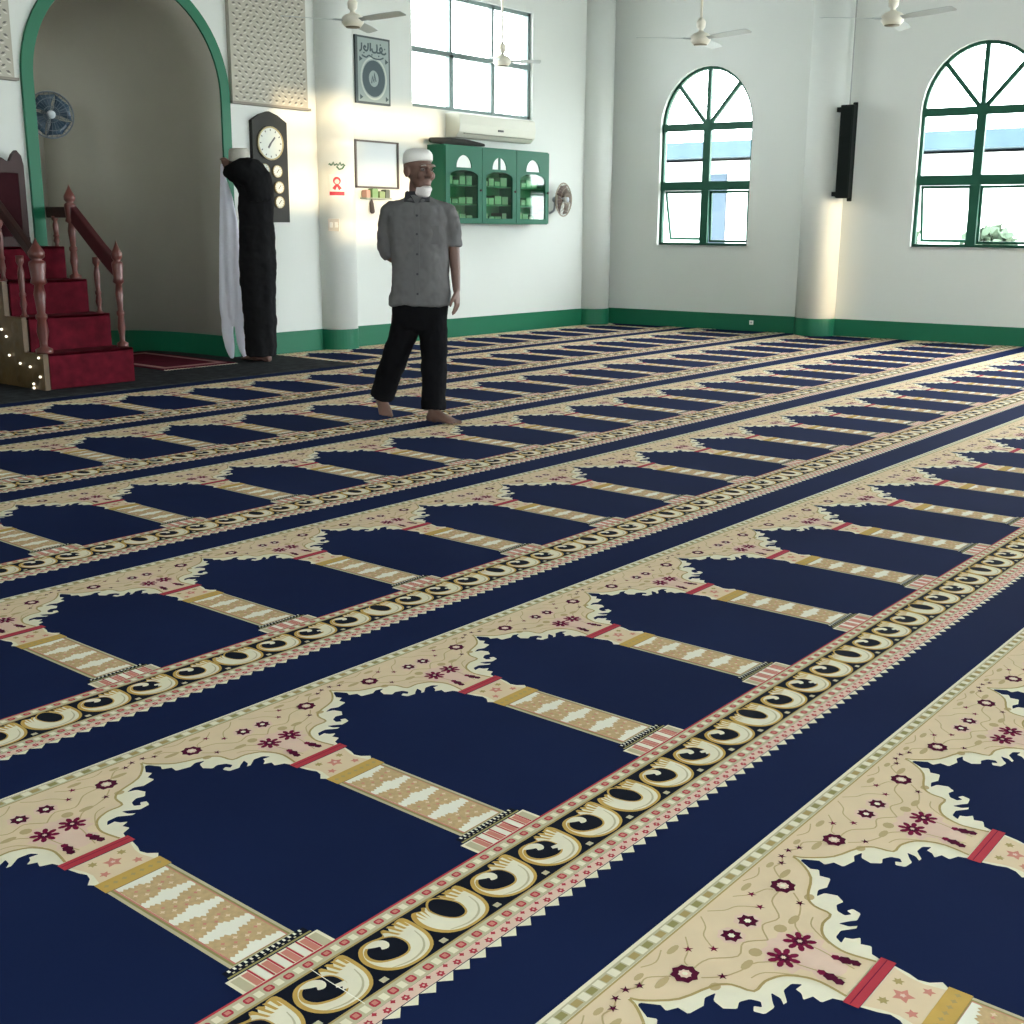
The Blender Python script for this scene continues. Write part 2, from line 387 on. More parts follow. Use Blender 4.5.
FL(5, 'maroon', (.305, .195), .037, .045, 8, True, .95); FL(6, 'pink', (.305, .195), .017, .021, 8, True); FL(7, 'ivory', (.305, .195), .008, .010, 6, True)
FL(4, 'pink', (.051, .204), .040, .046, 8, True); FL(5, 'maroon', (.051, .204), .025, .035, 7, True); FL(6, 'ivory', (.051, .204), .009, .012, 6, True)
for i in range(8):
    a = PI * i / 4 + .2; P(5, 'wine', [(.053 + .034 * math.cos(a) + (.017 * math.cos(b) * math.cos(a) - .010 * math.sin(b) * math.sin(a)), .377 + .034 * math.sin(a) + (.017 * math.cos(b) * math.sin(a) + .010 * math.sin(b) * math.cos(a))) for b in [PI * j / 4 for j in range(8)]], True)
FL(5, 'wine', (.053, .377), .024, .03, 8, True, 1.0, .2); FL(6, 'maroon', (.053, .377), .015, .022, 8, True); FL(7, 'pink', (.053, .377), .006, .009, 6, True)
for du, dv, rr in ((0, 0, .02), (.006, .028, .016), (-.004, -.028, .014)): FL(5, 'maroon' if rr > .015 else 'wine', (.051 + du, .523 + dv), rr * .8, rr, 6, True, 1.15)
for c in ((.246, .284), (.434, .125), (.145, .197), (.195, .14), (.475, .105)): FL(5, 'maroon' if c[0] > .2 else 'wine', c, .006, .017, 5, True)
# red collar, capital, ochre bar
RC(4, 'red', -.134, .134, .597, .643); RC(5, 'wine', -.13, .13, .615, .618)
cap = [(.122, .643), (.112, .69), (.100, .72), (.108, .75), (.134, .778), (.118, .80)]
P(1, 'ivory', cap + [(-a, b) for a, b in cap[::-1]])
cp2 = [(.112, .645), (.094, .70), (.090, .74), (.104, .80)]
P(2, 'peach', cp2 + [(-a, b) for a, b in cp2[::-1]])
FL(3, 'salmon', (0, .715), .018, .034, 5); FL(4, 'pink', (0, .715), .006, .01, 5); FL(3, 'salmon', (.062, .765), .010, .020, 5, True); FL(3, 'tan', (.055, .68), .010, .018, 6, True)
RC(3, 'gold', -.124, .124, .80, .868)
for i in range(7): FL(4, 'tan', (-.10 + i * .033, .834), .006, .011, 4)
# shaft
RC(1, 'beige', -.120, .120, .868, 1.497); RC(2, 'olive', -.108, .108, .868, 1.49); RC(3, 'salmon', -.100, .100, .872, 1.487); RC(4, 'white', -.094, .094, .874, 1.486)
for c in (.958, 1.103, 1.252, 1.402):
    top = []; n = 22
    for i in range(n + 1):
        u = -.094 + .188 * i / n
        top.append((u, .064 - .024 * math.exp(-(u / .024) ** 2) - (.011 if i % 2 else 0) - .010 * math.exp(-((abs(u) - .05) / .010) ** 2)))
    P(5, 'orange', [(u, c - h) for u, h in top] + [(u, c + h * .92) for u, h in top[::-1]])
    for i in range(6): FL(6, 'peach', (-.075 + i * .03, c + .022 * math.sin(i * 2.1)), .005, .011, 4)
    for i in range(5): FL(6, 'salmon', (-.06 + i * .03, c - .02 * math.cos(i * 1.7)), .004, .009, 4)
# foot strip and plinth
RC(2, 'black', -.152, .152, 1.495, 1.533); RC(3, 'olive', -.155, .155, 1.525, 1.533)
for i in range(14): RC(3, 'white', -.132 + i * .0203 - .004, -.132 + i * .0203 + .004, 1.497, 1.509)
for i in range(12): RC(3, 'beige', -.125 + i * .0227 - .004, -.125 + i * .0227 + .004, 1.514, 1.520)
RC(2, 'ivory', -.172, .172, 1.537, 1.625)
RC(3, 'beige', -.160, -.128, 1.545, 1.618, True)
for i in range(7):
    u = -.108 + i * .036
    RC(3, 'salmon' if i % 2 == 0 else 'white', u - .014, u + .010, 1.545, 1.616); RC(4, 'red', u + .011, u + .018, 1.539, 1.616)
# border band
RC(3, 'red', -.5, .5, 1.618, 1.626); RC(2, 'beige', -.5, .5, 1.625, 1.676); RC(2, 'tan', -.5, .5, 1.676, 1.686)
RC(2, 'black', -.5, .5, 1.684, 1.892); RC(2, 'tan', -.5, .5, 1.892, 1.900); RC(2, 'beige', -.5, .5, 1.899, 1.950); RC(2, 'pink', -.5, .5, 1.950, 1.990)
for i in range(14):
    u = -.5 + (i + .5) / 14
    for v0, v1 in ((1.636, 1.666), (1.910, 1.942)):
        P(3, 'red', [(u - .015, v0 + .008), (u - .010, v0 + .002), (u + .010, v0 + .002), (u + .015, v0 + .008), (u + .015, v1 - .008), (u + .010, v1 - .002), (u - .010, v1 - .002), (u - .015, v1 - .008)])
        RC(4, 'salmon', u - .008, u + .008, v0 + .008, v1 - .008); RC(3, 'ivory', u + .024, u + .047, v0 + .002, v1 - .002)
    P(2, 'ivory', [(u - .033, 1.993), (u + .033, 1.993), (u, 2.023)])
    FL(3, 'red', (u, 1.975), .010, .015, 6); FL(4, 'pink', (u, 1.975), .003, .005, 5); FL(3, 'red', (u + .0357, 1.960), .006, .010, 4)
o9 = [(-.070, 1.712), (-.100, 1.745), (-.110, 1.785), (-.098, 1.832), (-.065, 1.868), (-.02, 1.884), (.04, 1.884), (.092, 1.862), (.124, 1.815), (.134, 1.755), (.132, 1.694), (.10, 1.690), (.085, 1.705), (.068, 1.691), (.055, 1.712), (.035, 1.696), (.022, 1.716), (-.03, 1.704)]
h9 = [(-.062, 1.738), (-.079, 1.77), (-.065, 1.806), (-.02, 1.828), (.02, 1.826), (.044, 1.795), (.042, 1.752), (.018, 1.730), (-.02, 1.722)]
t9 = [(-.060, 1.722), (-.02, 1.716), (.006, 1.734), (.008, 1.758), (-.008, 1.773), (-.028, 1.766), (-.022, 1.752), (-.038, 1.742)]
oU = [(-.085, 1.700), (-.112, 1.74), (-.114, 1.80), (-.085, 1.856), (-.03, 1.884), (.05, 1.884), (.10, 1.860), (.128, 1.81), (.134, 1.74), (.125, 1.694), (.09, 1.70), (.08, 1.690), (.06, 1.708), (.045, 1.694), (.03, 1.716), (-.02, 1.716), (-.04, 1.70), (-.055, 1.712)]
hU = [(-.008, 1.700), (-.036, 1.735), (-.030, 1.79), (-.004, 1.824), (.032, 1.820), (.052, 1.775), (.040, 1.730), (.02, 1.700)]
def rnd_(pts):
    n = len(pts); Q = catmull([(*pts[(i - 1) % n], 0) for i in range(n + 3)], 3)
    return [(q.x, q.y) for q in Q[3:3 + 3 * n]]
o9, h9, t9, oU, hU = [rnd_(q) for q in (o9, h9, t9, oU, hU)]
for kind, c in (('3', 0), ('9', .25), ('U', .5), ('9', -.25)):
    o_, h_ = (oU, hU) if kind == 'U' else (o9, h9)
    P(3, 'gold', [(c + a, b) for a, b in o_])
    P(4, 'ivory', [(c + .012 + (a - .012) * .88, 1.80 + (b - 1.80) * .90) for a, b in o_])
    for i in range(4): P(5, 'gold', [(c + .035 + .024 * i, 1.694), (c + .047 + .024 * i, 1.696), (c + .066 + .017 * i, 1.752 - .004 * i), (c + .056 + .017 * i, 1.748 - .004 * i)])
    if kind == 'U':
        for i in range(3): P(5, 'gold', [(c - .055 - .018 * i, 1.712), (c - .045 - .018 * i, 1.710), (c - .062 - .01 * i, 1.762)])
    STK(5, 'beige', [(c - .07, 1.85), (c - .01, 1.868), (c + .05, 1.858), (c + .09, 1.82), (c + .105, 1.77)], [.003, .006, .008, .006, .003])
    P(5, 'gold', [(c + a * 1.14, 1.775 + (b - 1.775) * 1.12) for a, b in h_])
    P(6, 'black', [(c + a, b) for a, b in h_])
    if kind != 'U': P(7, 'ivory', [(c + a, b) for a, b in t9])
    if kind == '3': P(7, 'ivory', [(c + .05, 1.79), (c + .020, 1.783), (c + .012, 1.797), (c + .028, 1.806), (c + .016, 1.818), (c + .04, 1.826)])
for k in range(4):
    u = -.375 + k * .25
    RC(4, 'beige', u - .012, u + .012, 1.862, 1.882)
carpet_mats = [M[n] for n in CM]
U0 = -.0442; VT = 4.0201; RP = 2.3199
row_labels = {-1: ('navy and peach prayer carpet strip nearest the camera, at the bottom right corner', 9, 0),
              0: ('navy and peach prayer carpet strip, second nearest, crossing the middle foreground', 26, -2),
              1: ('navy and cream prayer carpet strip, third nearest, just behind the foreground strip', 26, -1),
              2: ('navy prayer carpet strip, fourth nearest, next in front of the walking man', 26, 1),
              3: ('navy prayer carpet strip, fifth nearest, the one the walking man treads on', 26, 2),
              4: ('navy prayer carpet strip running past the front of the red stairs', 26, 4),
              5: ('navy prayer carpet strip lying right along the far left wall, farthest one', 26, 5)}
CHT = .006; LZ = .0004
for r, (lab, kmax, kmin) in row_labels.items():
    kmax = 26
    yt = (VT + r * RP) * S; yb = yt - RP * S
    if r == 5: yt = min(yt, YN - .014)
    bm = nb(); verts_far = []
    x0 = (U0 + kmin - .5) * S
    def xe(y): return 13.05 + (YN - y) * .0800 - .016          # where the east wall stops the carpet
    vs = [bm.verts.new(p) for p in ((x0, yb + .001, 0), (xe(yb), yb + .001, 0), (xe(yt), yt - .001, 0), (x0, yt - .001, 0))]
    vt_ = [bm.verts.new((v.co.x, v.co.y, CHT)) for v in vs]
    bm.faces.new(vs[::-1]).material_index = 1; bm.faces.new(vt_).material_index = 1
    for i in range(4): bm.faces.new((vs[i], vs[(i + 1) % 4], vt_[(i + 1) % 4], vt_[i])).material_index = 1
    bm2 = nb()
    ymax = yt - .001
    for k in range(kmin, kmax):
        cx = (U0 + k) * S
        if cx - .3 > xe(yb): break
        for lay, mi, pts in cell:
            z = CHT + LZ * lay
            q = [(cx + u * S, (VT + r * RP) * S - v * S, z) for u, v in pts]
            f = bm2.faces.new([bm2.verts.new(p) for p in q]); f.material_index = mi
    a = Vector((xe(0), 0, 0)); nrm = Vector((1, .08, 0)).normalized()
    bmesh.ops.bisect_plane(bm2, geom=bm2.verts[:] + bm2.edges[:] + bm2.faces[:], plane_co=a, plane_no=nrm, clear_outer=True)
    if r == 5: bmesh.ops.bisect_plane(bm2, geom=bm2.verts[:] + bm2.edges[:] + bm2.faces[:], plane_co=(0, yt - .001, 0), plane_no=(0, 1, 0), clear_outer=True)
    for f in bm2.faces:
        f.normal_update()
        if f.normal.z < 0: f.normal_flip()
    me2 = bpy.data.meshes.new('tmp'); bm2.to_mesh(me2); bm2.free(); bm.from_mesh(me2); bpy.data.meshes.remove(me2)
    me = bpy.data.meshes.new('prayer_carpet'); bm.to_mesh(me); bm.free()
    for mm in carpet_mats: me.materials.append(mm)
    tag(link(bpy.data.objects.new('prayer_carpet', me)), lab, 'carpet', 'prayer carpet strips on the floor')

ZC = CHT + LZ * 8.2
# dark mat before the recess, and the red rug on it
bm = nb(); box(bm, 3.2, 7.42, 7.86, 9.09, ZC, ZC + .008); box(bm, 5.25, 7.0, 9.09, 10.2, .0, ZC + .008)
tag(obj('floor_mat', bm, mat('dark_grey_mat', (.030, .032, .036), .95, noise=.9, nscale=14, spec=.05)), 'dark grey speckled mat in front of the arched recess', 'mat')
bm = nb(); zr = ZC + .009; box(bm, 5.95, 6.72, 8.66, 10.05, zr, zr + .006); box(bm, 6.0, 6.67, 8.72, 9.99, zr + .006, zr + .0065, 1); box(bm, 6.07, 6.60, 8.80, 9.90, zr + .0065, zr + .007, 0)
for i in range(24):
    box(bm, 5.955 + i * .032, 5.965 + i * .032, 8.62, 8.66, zr, zr + .002, 2)
tag(obj('prayer_rug', bm, [mat('rug_crimson', (.09, .007, .02), .9, noise=.5, nscale=9, spec=.05), mat('rug_pale_line', (.35, .15, .15), .9), M['ivory']]), 'small crimson prayer rug lying inside the arched recess', 'rug')

# ================================================================== minbar
red = mat('red_velvet', (.085, .005, .012), .9, noise=.85, nscale=11, spec=.1)
redd = mat('dark_red_velvet', (.03, .007, .010), .85, spec=.1, noise=.3, nscale=6)
wood = mat('copper_red_wood', (.11, .026, .019), .4, noise=.15, nscale=10)
dwood = mat('dark_red_wood', (.03, .010, .009), .5, spec=.25, noise=.2, nscale=8)
carved = mat('golden_brown_carved_wood', (.10, .055, .018), .5, noise=.45, nscale=18, bump=.6, bscale=30)
bulb = mat('small_white_bulb', (.9, .85, .7), .4, emis=((1, .9, .7), .6))
mb = empty('minbar', 'red carpeted wooden pulpit stairs with turned balusters, left of the arch', 'pulpit', (4.98, 8.65, ZC + .008))
def rel(bm):
    for v in bm.verts: v.co -= Vector((4.98, 8.65, ZC + .008))
    return bm
ys = [8.20, 8.44, 8.68, 8.92]; zs = [.275, .53, .785, 1.035]; xr = [5.365, 5.335, 5.305, 5.275]
bm = nb()
for i in range(4): box(bm, 4.64, xr[i] - .015, ys[i] + .015, 9.08, zs[i - 1] - .02 if i else ZC + .01, zs[i] - .015)
obj('stair_body', rel(bm), dwood, mb)
bm = nb()
for i in range(4):
    zlo = (zs[i - 1] if i else ZC + .012)
    box(bm, 4.655, xr[i], ys[i] - .004, ys[i] + .014, zlo, zs[i] + .012)
    box(bm, 4.655, xr[i], ys[i] - .004, (ys[i + 1] if i < 3 else 9.08), zs[i] - .014, zs[i] + .012)
    box(bm, xr[i] - .014, xr[i] + .004, ys[i] - .004, 9.08, zlo, zs[i] + .012)
obj('stair_carpet', rel(bm), red, mb, bevel=.008)
sp = [(8.19, ZC + .01), (9.09, ZC + .01), (9.09, 1.06), (8.94, 1.06), (8.94, .80), (8.70, .80), (8.70, .545), (8.46, .545), (8.46, .29), (8.19, .29)]
TX = Matrix(((0, -1, 0, 4.64), (1, 0, 0, 0), (0, 0, 1, 0), (0, 0, 0, 1)))
bm = nb()
for y0, y1, z1 in ((8.19, 8.45, .285), (8.45, 8.69, .54), (8.69, 8.93, .795), (8.93, 9.09, 1.045)): box(bm, 4.605, 4.645, y0, y1, ZC + .01, z1)
for i in range(3):   # raised scroll ornament
    for a in range(5): lathe(bm, [(.001, -.006), (.03 + .01 * (a % 2), -.002), (.05, 0)], 4.605, 8.32 + i * .24, .10 + a * .12 if .10 + a * .12 < .22 + i * .25 else .1, 10, axis='x')
obj('side_panel', rel(bm), carved, mb)
for y, z in ((8.73, .44), (8.67, .39), (8.65, .25), (8.50, .20), (8.36, .185), (8.33, .06), (8.33, .02), (8.23, .26), (8.23, .12)):
    bm = nb(); ellipsoid(bm, (4.592, y, max(z, .03)), (.010, .010, .010), n=8, m=6); obj('bulb', rel(bm), bulb, mb, True)
def baluster(x, y, z0, z1, r=.02):
    H = z1 - z0; bm = nb()
    lathe(bm, [(r * 1.5, 0), (r * 1.5, .04 * H), (r * .9, .06 * H), (r * .7, .12 * H), (r * 1.25, .22 * H), (r * .85, .34 * H), (r * 1.2, .36 * H), (r * 1.2, .40 * H), (r * .85, .42 * H), (r * 1.15, .60 * H), (r * 1.2, .72 * H), (r * .75, .84 * H), (r * 1.4, .90 * H), (r * 1.4, H)], x, y, z0, 12)
    return bm
def newel(x, y, z0, z1, r=.03):
    H = z1 - z0; bm = nb()
    lathe(bm, [(r * 1.35, 0), (r * 1.35, .05 * H), (r * .6, .07 * H), (r * .65, .12 * H), (r * .95, .20 * H), (r * .7, .30 * H), (r * .95, .32 * H), (r * .95, .345 * H), (r * .6, .36 * H), (r * .95, .52 * H), (r * .7, .60 * H), (r * 1.35, .62 * H), (r * 1.1, .66 * H), (r * 1.35, .78 * H), (r * 1.25, .80 * H), (r * .7, .815 * H), (r * 1.25, .84 * H), (r * 1.3, .88 * H), (r * .7, .93 * H), (r * .35, .96 * H), (r * .05, H)], x, y, z0, 14)
    return bm
obj('newel_post', rel(newel(5.325, 8.27, zs[0], 1.10, .032)), wood, mb, True)
obj('newel_post', rel(newel(5.27, 8.78, zs[2], 1.52, .034)), wood, mb, True)
obj('newel_post', rel(newel(4.665, 8.27, zs[0], 1.12, .045)), wood, mb, True)
for x, y, a, b in ((5.30, 8.52, zs[1], .97), (5.25, 8.98, zs[3], 1.28), (4.67, 8.52, zs[1], .99), (4.67, 8.78, zs[2], 1.26)): obj('baluster', rel(baluster(x, y, a, b)), wood, mb, True)
def rail(pts, wd, ht):
    bm = nb(); rs = []
    for p in pts:
        rs.append([(p[0] - wd / 2, p[1], p[2] - ht / 2), (p[0] + wd / 2, p[1], p[2] - ht / 2), (p[0] + wd / 2, p[1], p[2] + ht / 2), (p[0] - wd / 2, p[1], p[2] + ht / 2)])
    rings(bm, rs); return bm
railm = mat('red_handrail_wood', (.055, .010, .012), .5, spec=.25)
obj('handrail', rel(rail([(5.322, 8.29, .90), (5.31, 8.42, 1.00), (5.275, 8.78, 1.32)], .06, .14)), railm, mb, bevel=.01)
obj('handrail', rel(rail([(5.272, 8.78, 1.31), (5.25, 9.07, 1.31)], .05, .085)), dwood, mb, bevel=.008)
obj('handrail', rel(rail([(4.668, 8.29, .98), (4.67, 8.78, 1.36), (4.67, 8.92, 1.42)], .05, .09)), dwood, mb, bevel=.008)
bk = [(4.30, .9), (5.035, .9), (5.035, 1.66), (5.02, 1.73), (4.985, 1.77), (4.955, 1.74), (4.93, 1.69), (4.90, 1.685), (4.86, 1.71), (4.80, 1.72), (4.74, 1.71), (4.67, 1.78), (4.60, 1.71), (4.54, 1.72), (4.48, 1.71), (4.44, 1.685), (4.40, 1.69), (4.38, 1.74), (4.35, 1.77), (4.31, 1.73), (4.30, 1.66)]
o = panel('chair_back', bk, [], .05, Matrix.Translation((0, 9.0, 0)), dwood, mb)
for v in o.data.vertices: v.co -= Vector((4.98, 8.65, ZC + .008))
bm = nb(); box(bm, 4.36, 4.98, 8.985, 9.0, 1.05, 1.60); obj('back_cushion', rel(bm), redd, mb, bevel=.01)
bm = nb(); box(bm, 4.34, 5.0, 8.93, 8.955, 1.03, 1.12); obj('seat_front', rel(bm), dwood, mb)

# ================================================================== things on the walls
# perforated lattice screens beside the arch
def screen(name, x0, x1, z0, z1, lab):
    t = empty(name, lab, 'wall panel', ((x0 + x1) / 2, YN, z0), group='perforated screens beside the arch')
    w2 = (x1 - x0) / 2; bm = nb(); box(bm, -w2, w2, -.05, -.001, 0, z1 - z0); obj('panel_board', bm, mat('screen_beige', (.40, .38, .31), .7, noise=.12, nscale=5), t)
    bm = nb(); rnd = random.Random(2); r_ = 0; z = .04
    while z < z1 - z0 - .03:
        x = -w2 + .05 + (.038 if r_ % 2 else 0)
        while x < w2 - .04:
            a = rnd.choice((-.35, .1, .45)); d = Vector((math.cos(a), 0, math.sin(a))) * .022; e = Vector((-math.sin(a), 0, math.cos(a))) * .009
            c = Vector((x + rnd.uniform(-.006, .006), -.0505, z)); c2 = c + Vector((.004, 0, -.018))
            bm.faces.new([bm.verts.new(p) for p in (c - d, c - e, c + d, c + e)]).material_index = 0
            bm.faces.new([bm.verts.new(p) for p in (c2 - d * 1.1, c2 - e * .7, c2 + d * 1.1, c2 + e * .7)]).material_index = 1
            x += .076
        z += .044; r_ += 1
    obj('perforations', bm, [mat('screen_hole', (.13, .12, .11), .8), mat('screen_edge', (.60, .58, .50), .7)], t)
    bm = nb(); box(bm, -w2 - .01, w2 + .03, -.06, -.001, -.02, 0); obj('bottom_rail', bm, mat('screen_rail', (.22, .20, .16), .6), t)
screen('lattice_screen', 7.13, 8.02, 2.31, 3.9, 'beige perforated lattice screen between the arch and the round column')
screen('lattice_screen', 3.6, 5.06, 2.31, 3.9, 'beige perforated lattice screen left of the arch, above the red stairs')

# prayer time clock board
ck = empty('prayer_clock', 'tall dark clock board with one large and several small dials, behind the robed person', 'clock', (7.545, YN, 1.25))
o = panel('clock_case', [(-.205, 0), (.205, 0), (.205, .91), (.10, .97), (0, 1.0), (-.10, .97), (-.205, .91)], [], -.045, Matrix.Identity(4), mat('clock_dark_wood', (.016, .016, .011), .5, spec=.2, noise=.3, nscale=12), ck)
dial = mat('clock_dial', (.62, .64, .56), .5); hand = mat('clock_hand', (.03, .03, .03), .4); goldm = mat('clock_gilt', (.35, .28, .10), .4)
def dialf(x, z, r, big=False):
    bm = nb(); lathe(bm, [(r, -.058), (r, -.046)], x, 0, z, 28, axis='y')
    for i in range(12):
        a = PI * i / 6; p = Vector((math.sin(a), math.cos(a))); strip(bm, [p * r * .80 + Vector((x, z)), p * r * .92 + Vector((x, z))], .010 if big else .005, Matrix.Identity(4), -.0595, -.058, 1)
    d = obj('dial', bm, [dial, hand], ck)
    bm = nb(); rs = [[(x + rr * math.cos(2 * PI * i / 28), yy, z + rr * math.sin(2 * PI * i / 28)) for i in range(28)] for rr, yy in ((r, -.046), (r, -.062), (r * 1.1, -.062), (r * 1.1, -.046))]
    rings(bm, rs + [rs[0]], cap=False); obj('rim', bm, goldm, d)
    bm = nb()
    for a, l, wd in ((.75, .55, .016), (3.75, .38, .02)): strip(bm, [(x, z), (x + math.sin(a) * r * l, z + math.cos(a) * r * l)], wd if big else .006, Matrix.Identity(4), -.0605, -.059)
    obj('clock_hands', bm, hand, d)
dialf(-.005, .715, .138, True)
for x, z in ((-.085, .475), (.065, .465), (-.085, .32), (.080, .32), (-.085, .17), (.080, .185)): dialf(x, z, .05)

# framed calligraphy print
t = empty('calligraphy_frame', 'framed print with a round calligraphy emblem, high beside the grey window', 'picture', (8.92, YN, 2.42))
bm = nb(); box(bm, -.24, .24, -.025, -.001, 0, .64); obj('frame', bm, mat('print_frame', (.05, .07, .07), .5), t)
bm = nb(); box(bm, -.215, .215, -.030, -.026, .02, .62); obj('print_sheet', bm, mat('print_grey_green', (.30, .36, .34), .7), t)
ink = mat('print_ink', (.055, .085, .095), .7); I4 = Matrix.Identity(4)
bm = nb(); rs = [[(r * math.cos(2 * PI * i / 32), yy, .245 + 1.12 * r * math.sin(2 * PI * i / 32)) for i in range(32)] for r, yy in ((.155, -.031), (.155, -.0335), (.07, -.0335), (.07, -.031))]
rings(bm, rs + [rs[0]], cap=False)
rnd = random.Random(4)
strip(bm, [(-.03, .20), (-.02, .27), (0, .21), (.01, .30), (.03, .22)], .012, I4, -.033, -.031)
def curve2(pts, wd, k=5):
    q = catmull([(p[0], p[1], 0) for p in pts], k); strip(bm, [(p.x, p.y) for p in q], wd, I4, -.0335, -.031)
curve2([(.18, .505), (.15, .49), (.11, .50), (.09, .53), (.11, .55), (.125, .525), (.10, .50), (.05, .495)], .017)
curve2([(.05, .575), (.052, .52), (.03, .495), (-.01, .50), (-.02, .53)], .017)
curve2([(-.04, .58), (-.042, .50)], .017); curve2([(-.07, .575), (-.075, .52), (-.10, .50), (-.13, .52), (-.12, .545), (-.10, .53)], .017)
curve2([(-.16, .57), (-.165, .51), (-.19, .49)], .016); curve2([(.14, .455), (.08, .435), (.0, .44), (-.06, .46), (-.10, .44), (-.16, .455)], .014)
for dx, dz in ((.10, .575), (.075, .465), (-.02, .47), (-.13, .48), (.16, .54)): lathe(bm, [(.008, -.0335), (.008, -.031)], dx, 0, dz, 6, axis='y')
for cx, cz in ((-.18, .06), (.18, .06), (.18, .42), (-.18, .42)): lathe(bm, [(.028, -.033), (.028, -.031)], cx, 0, cz, 3, axis='y')
obj('calligraphy', bm, ink, t)
bm = nb(); strip(bm, [(.175 * math.cos(2 * PI * i / 32), .245 + 1.12 * .175 * math.sin(2 * PI * i / 32)) for i in range(32)], .018, I4, -.032, -.030, close=True); obj('ring_border', bm, mat('print_pale', (.50, .55, .50), .7), t)

# notice board with aluminium edge
t = empty('framed_board', 'blank pale board in a thin dark frame on the wall left of the walking man', 'board', (8.955, YN, 1.6))
bm = nb()
for a in ((-.31, .31, 0, .018), (-.31, .31, .45, .468), (-.31, -.29, 0, .468), (.29, .31, 0, .468)): box(bm, a[0], a[1], -.03, -.001, a[2], a[3])
obj('frame', bm, mat('board_frame', (.07, .055, .045), .5), t)
bm = nb(); box(bm, -.295, .295, -.018, -.004, .01, .46); obj('board_face', bm, mat('board_glossy', (.36, .39, .36), .15, spec=.5), t)
t = empty('wall_shelf', 'small shelf with little green and pink things below the blank board', 'shelf', (8.91, YN, 1.49))
bm = nb(); box(bm, -.19, .17, -.10, -.001, 0, .015); obj('shelf_board', bm, mat('shelf_grey', (.25, .28, .22), .6), t)
for nm, x0, x1, h_, c in (('pink_box', 8.735, 8.79, .07, (.45, .25, .2)), ('green_box', 8.82, 8.90, .085, (.16, .28, .12)), ('green_box', 8.92, 9.0, .06, (.22, .30, .14)), ('dark_box', 9.01, 9.07, .08, (.1, .12, .1))):
    bm = nb(); box(bm, x0, x1, YN - .085, YN - .015, 1.506, 1.506 + h_); box(bm, x0 + .008, x1 - .008, YN - .08, YN - .02, 1.506 + h_, 1.51 + h_)
    k = {'pink_box': 'small pink box at the left end of the shelf under the blank board', 'green_box': 'small %s green box on the shelf under the blank board' % ('taller' if h_ > .07 else 'shorter'), 'dark_box': 'small dark box at the right end of the shelf under the blank board'}[nm]
    tag(obj(nm, bm, mat(nm, c, .6), bevel=.003), k, 'box')
bm = nb(); tube(bm, [(8.87, YN - .02, 1.485), (8.865, YN - .02, 1.45), (8.875, YN - .02, 1.37)], [.008, .022, .026], 8)
tag(obj('hanging_pouch', bm, mat('pouch_dark', (.07, .06, .06), .8), smooth=True), 'small dark pouch hanging below the wall shelf', 'pouch')

# red warning notice, green words above it, light switch
def on_column(bm, phi, cx=8.37, cy=YN, r=.208):
    for v in bm.verts:
        a = phi + v.co.x / r; rr = r - v.co.y
        v.co = Vector((cx + rr * math.sin(a), cy - rr * math.cos(a), v.co.z))
    return bm
def sheet(bm, x0, x1, y0, y1, z0, z1, n=8, mi=0):
    rings(bm, [[(x0 + (x1 - x0) * i / n, y, z) for y, z in ((y0, z0), (y1, z0), (y1, z1), (y0, z1))] for i in range(n + 1)], mi=mi)
PH = -.60
bm = nb(); sheet(bm, -.075, .075, -.005, -.001, 1.50, 1.71)
t = tag(obj('warning_notice', on_column(bm, PH), mat('notice_paper', (.75, .68, .66), .6)), 'small red and white notice with a face symbol on the round column', 'sign')
bm = nb(); sheet(bm, -.072, .072, -.007, -.005, 1.512, 1.548); strip(bm, [(-.032, 1.57), (0, 1.615), (.032, 1.57)], .035, I4, -.007, -.005); lathe(bm, [(.038, -.007), (.038, -.005)], 0, 0, 1.65, 18, axis='y')
obj('red_print', on_column(bm, PH), mat('notice_red', (.45, .025, .05), .6), t)
bm = nb(); lathe(bm, [(.023, -.009), (.023, -.007)], 0, 0, 1.642, 14, axis='y'); obj('pale_face', on_column(bm, PH), mat('notice_pale', (.7, .5, .48), .6), t)
bm = nb(); pts = [(-.085, 1.80)]
for i in range(5):
    sx = -.075 + i * .033; pts += [(sx, 1.825 if i % 2 else 1.81), (sx + .012, 1.795), (sx + .022, 1.80)]
strip(bm, pts, .013, I4, -.005, -.001); strip(bm, [(-.01, 1.785), (.015, 1.758), (.045, 1.765), (.065, 1.79)], .016, I4, -.005, -.001)
tag(obj('green_lettering', on_column(bm, PH + .05), mat('letter_green', (.05, .14, .08), .6)), 'row of small dark green script letters above the red notice', 'lettering')
t = empty('light_switch', 'cream double light switch plate low on the round column', 'switch', (8.37 + .2085 * math.sin(-.80), YN - .2085 * math.cos(-.80), 1.17), -.80)
bm = nb(); box(bm, -.055, .055, -.012, .012, 0, .12); obj('switch_plate', bm, mat('switch_cream', (.62, .56, .46), .4), t, bevel=.003)
for x in (-.025, .025):
    bm = nb(); box(bm, x - .015, x + .015, -.018, -.012, .035, .085); obj('rocker', bm, mat('switch_white', (.8, .78, .7), .3), t, bevel=.002)

# air conditioner
t = empty('air_conditioner', 'long cream wall air conditioner just under the grey window', 'air conditioner', (10.68, YN, 2.17))
acm = mat('aircon_cream', (.66, .66, .56), .45)
pr = [(0, .0), (-.14, 0), (-.20, .05), (-.215, .13), (-.20, .235), (-.17, .25), (0, .25)]
bm = nb(); rings(bm, [[(x, p[0] - .001, p[1]) for p in pr] for x in (-.66, -.64, .64, .66)]); obj('aircon_body', bm, acm, t, bevel=.006)
bm = nb(); box(bm, -.58, .60, -.212, -.19, .035, .043); obj('vent_slot', bm, mat('aircon_slot', (.25, .27, .2), .6), t)
bm = nb(); box(bm, -.02, .07, -.219, -.205, .085, .105); obj('display', bm, mat('aircon_display', (.04, .04, .04), .3), t)

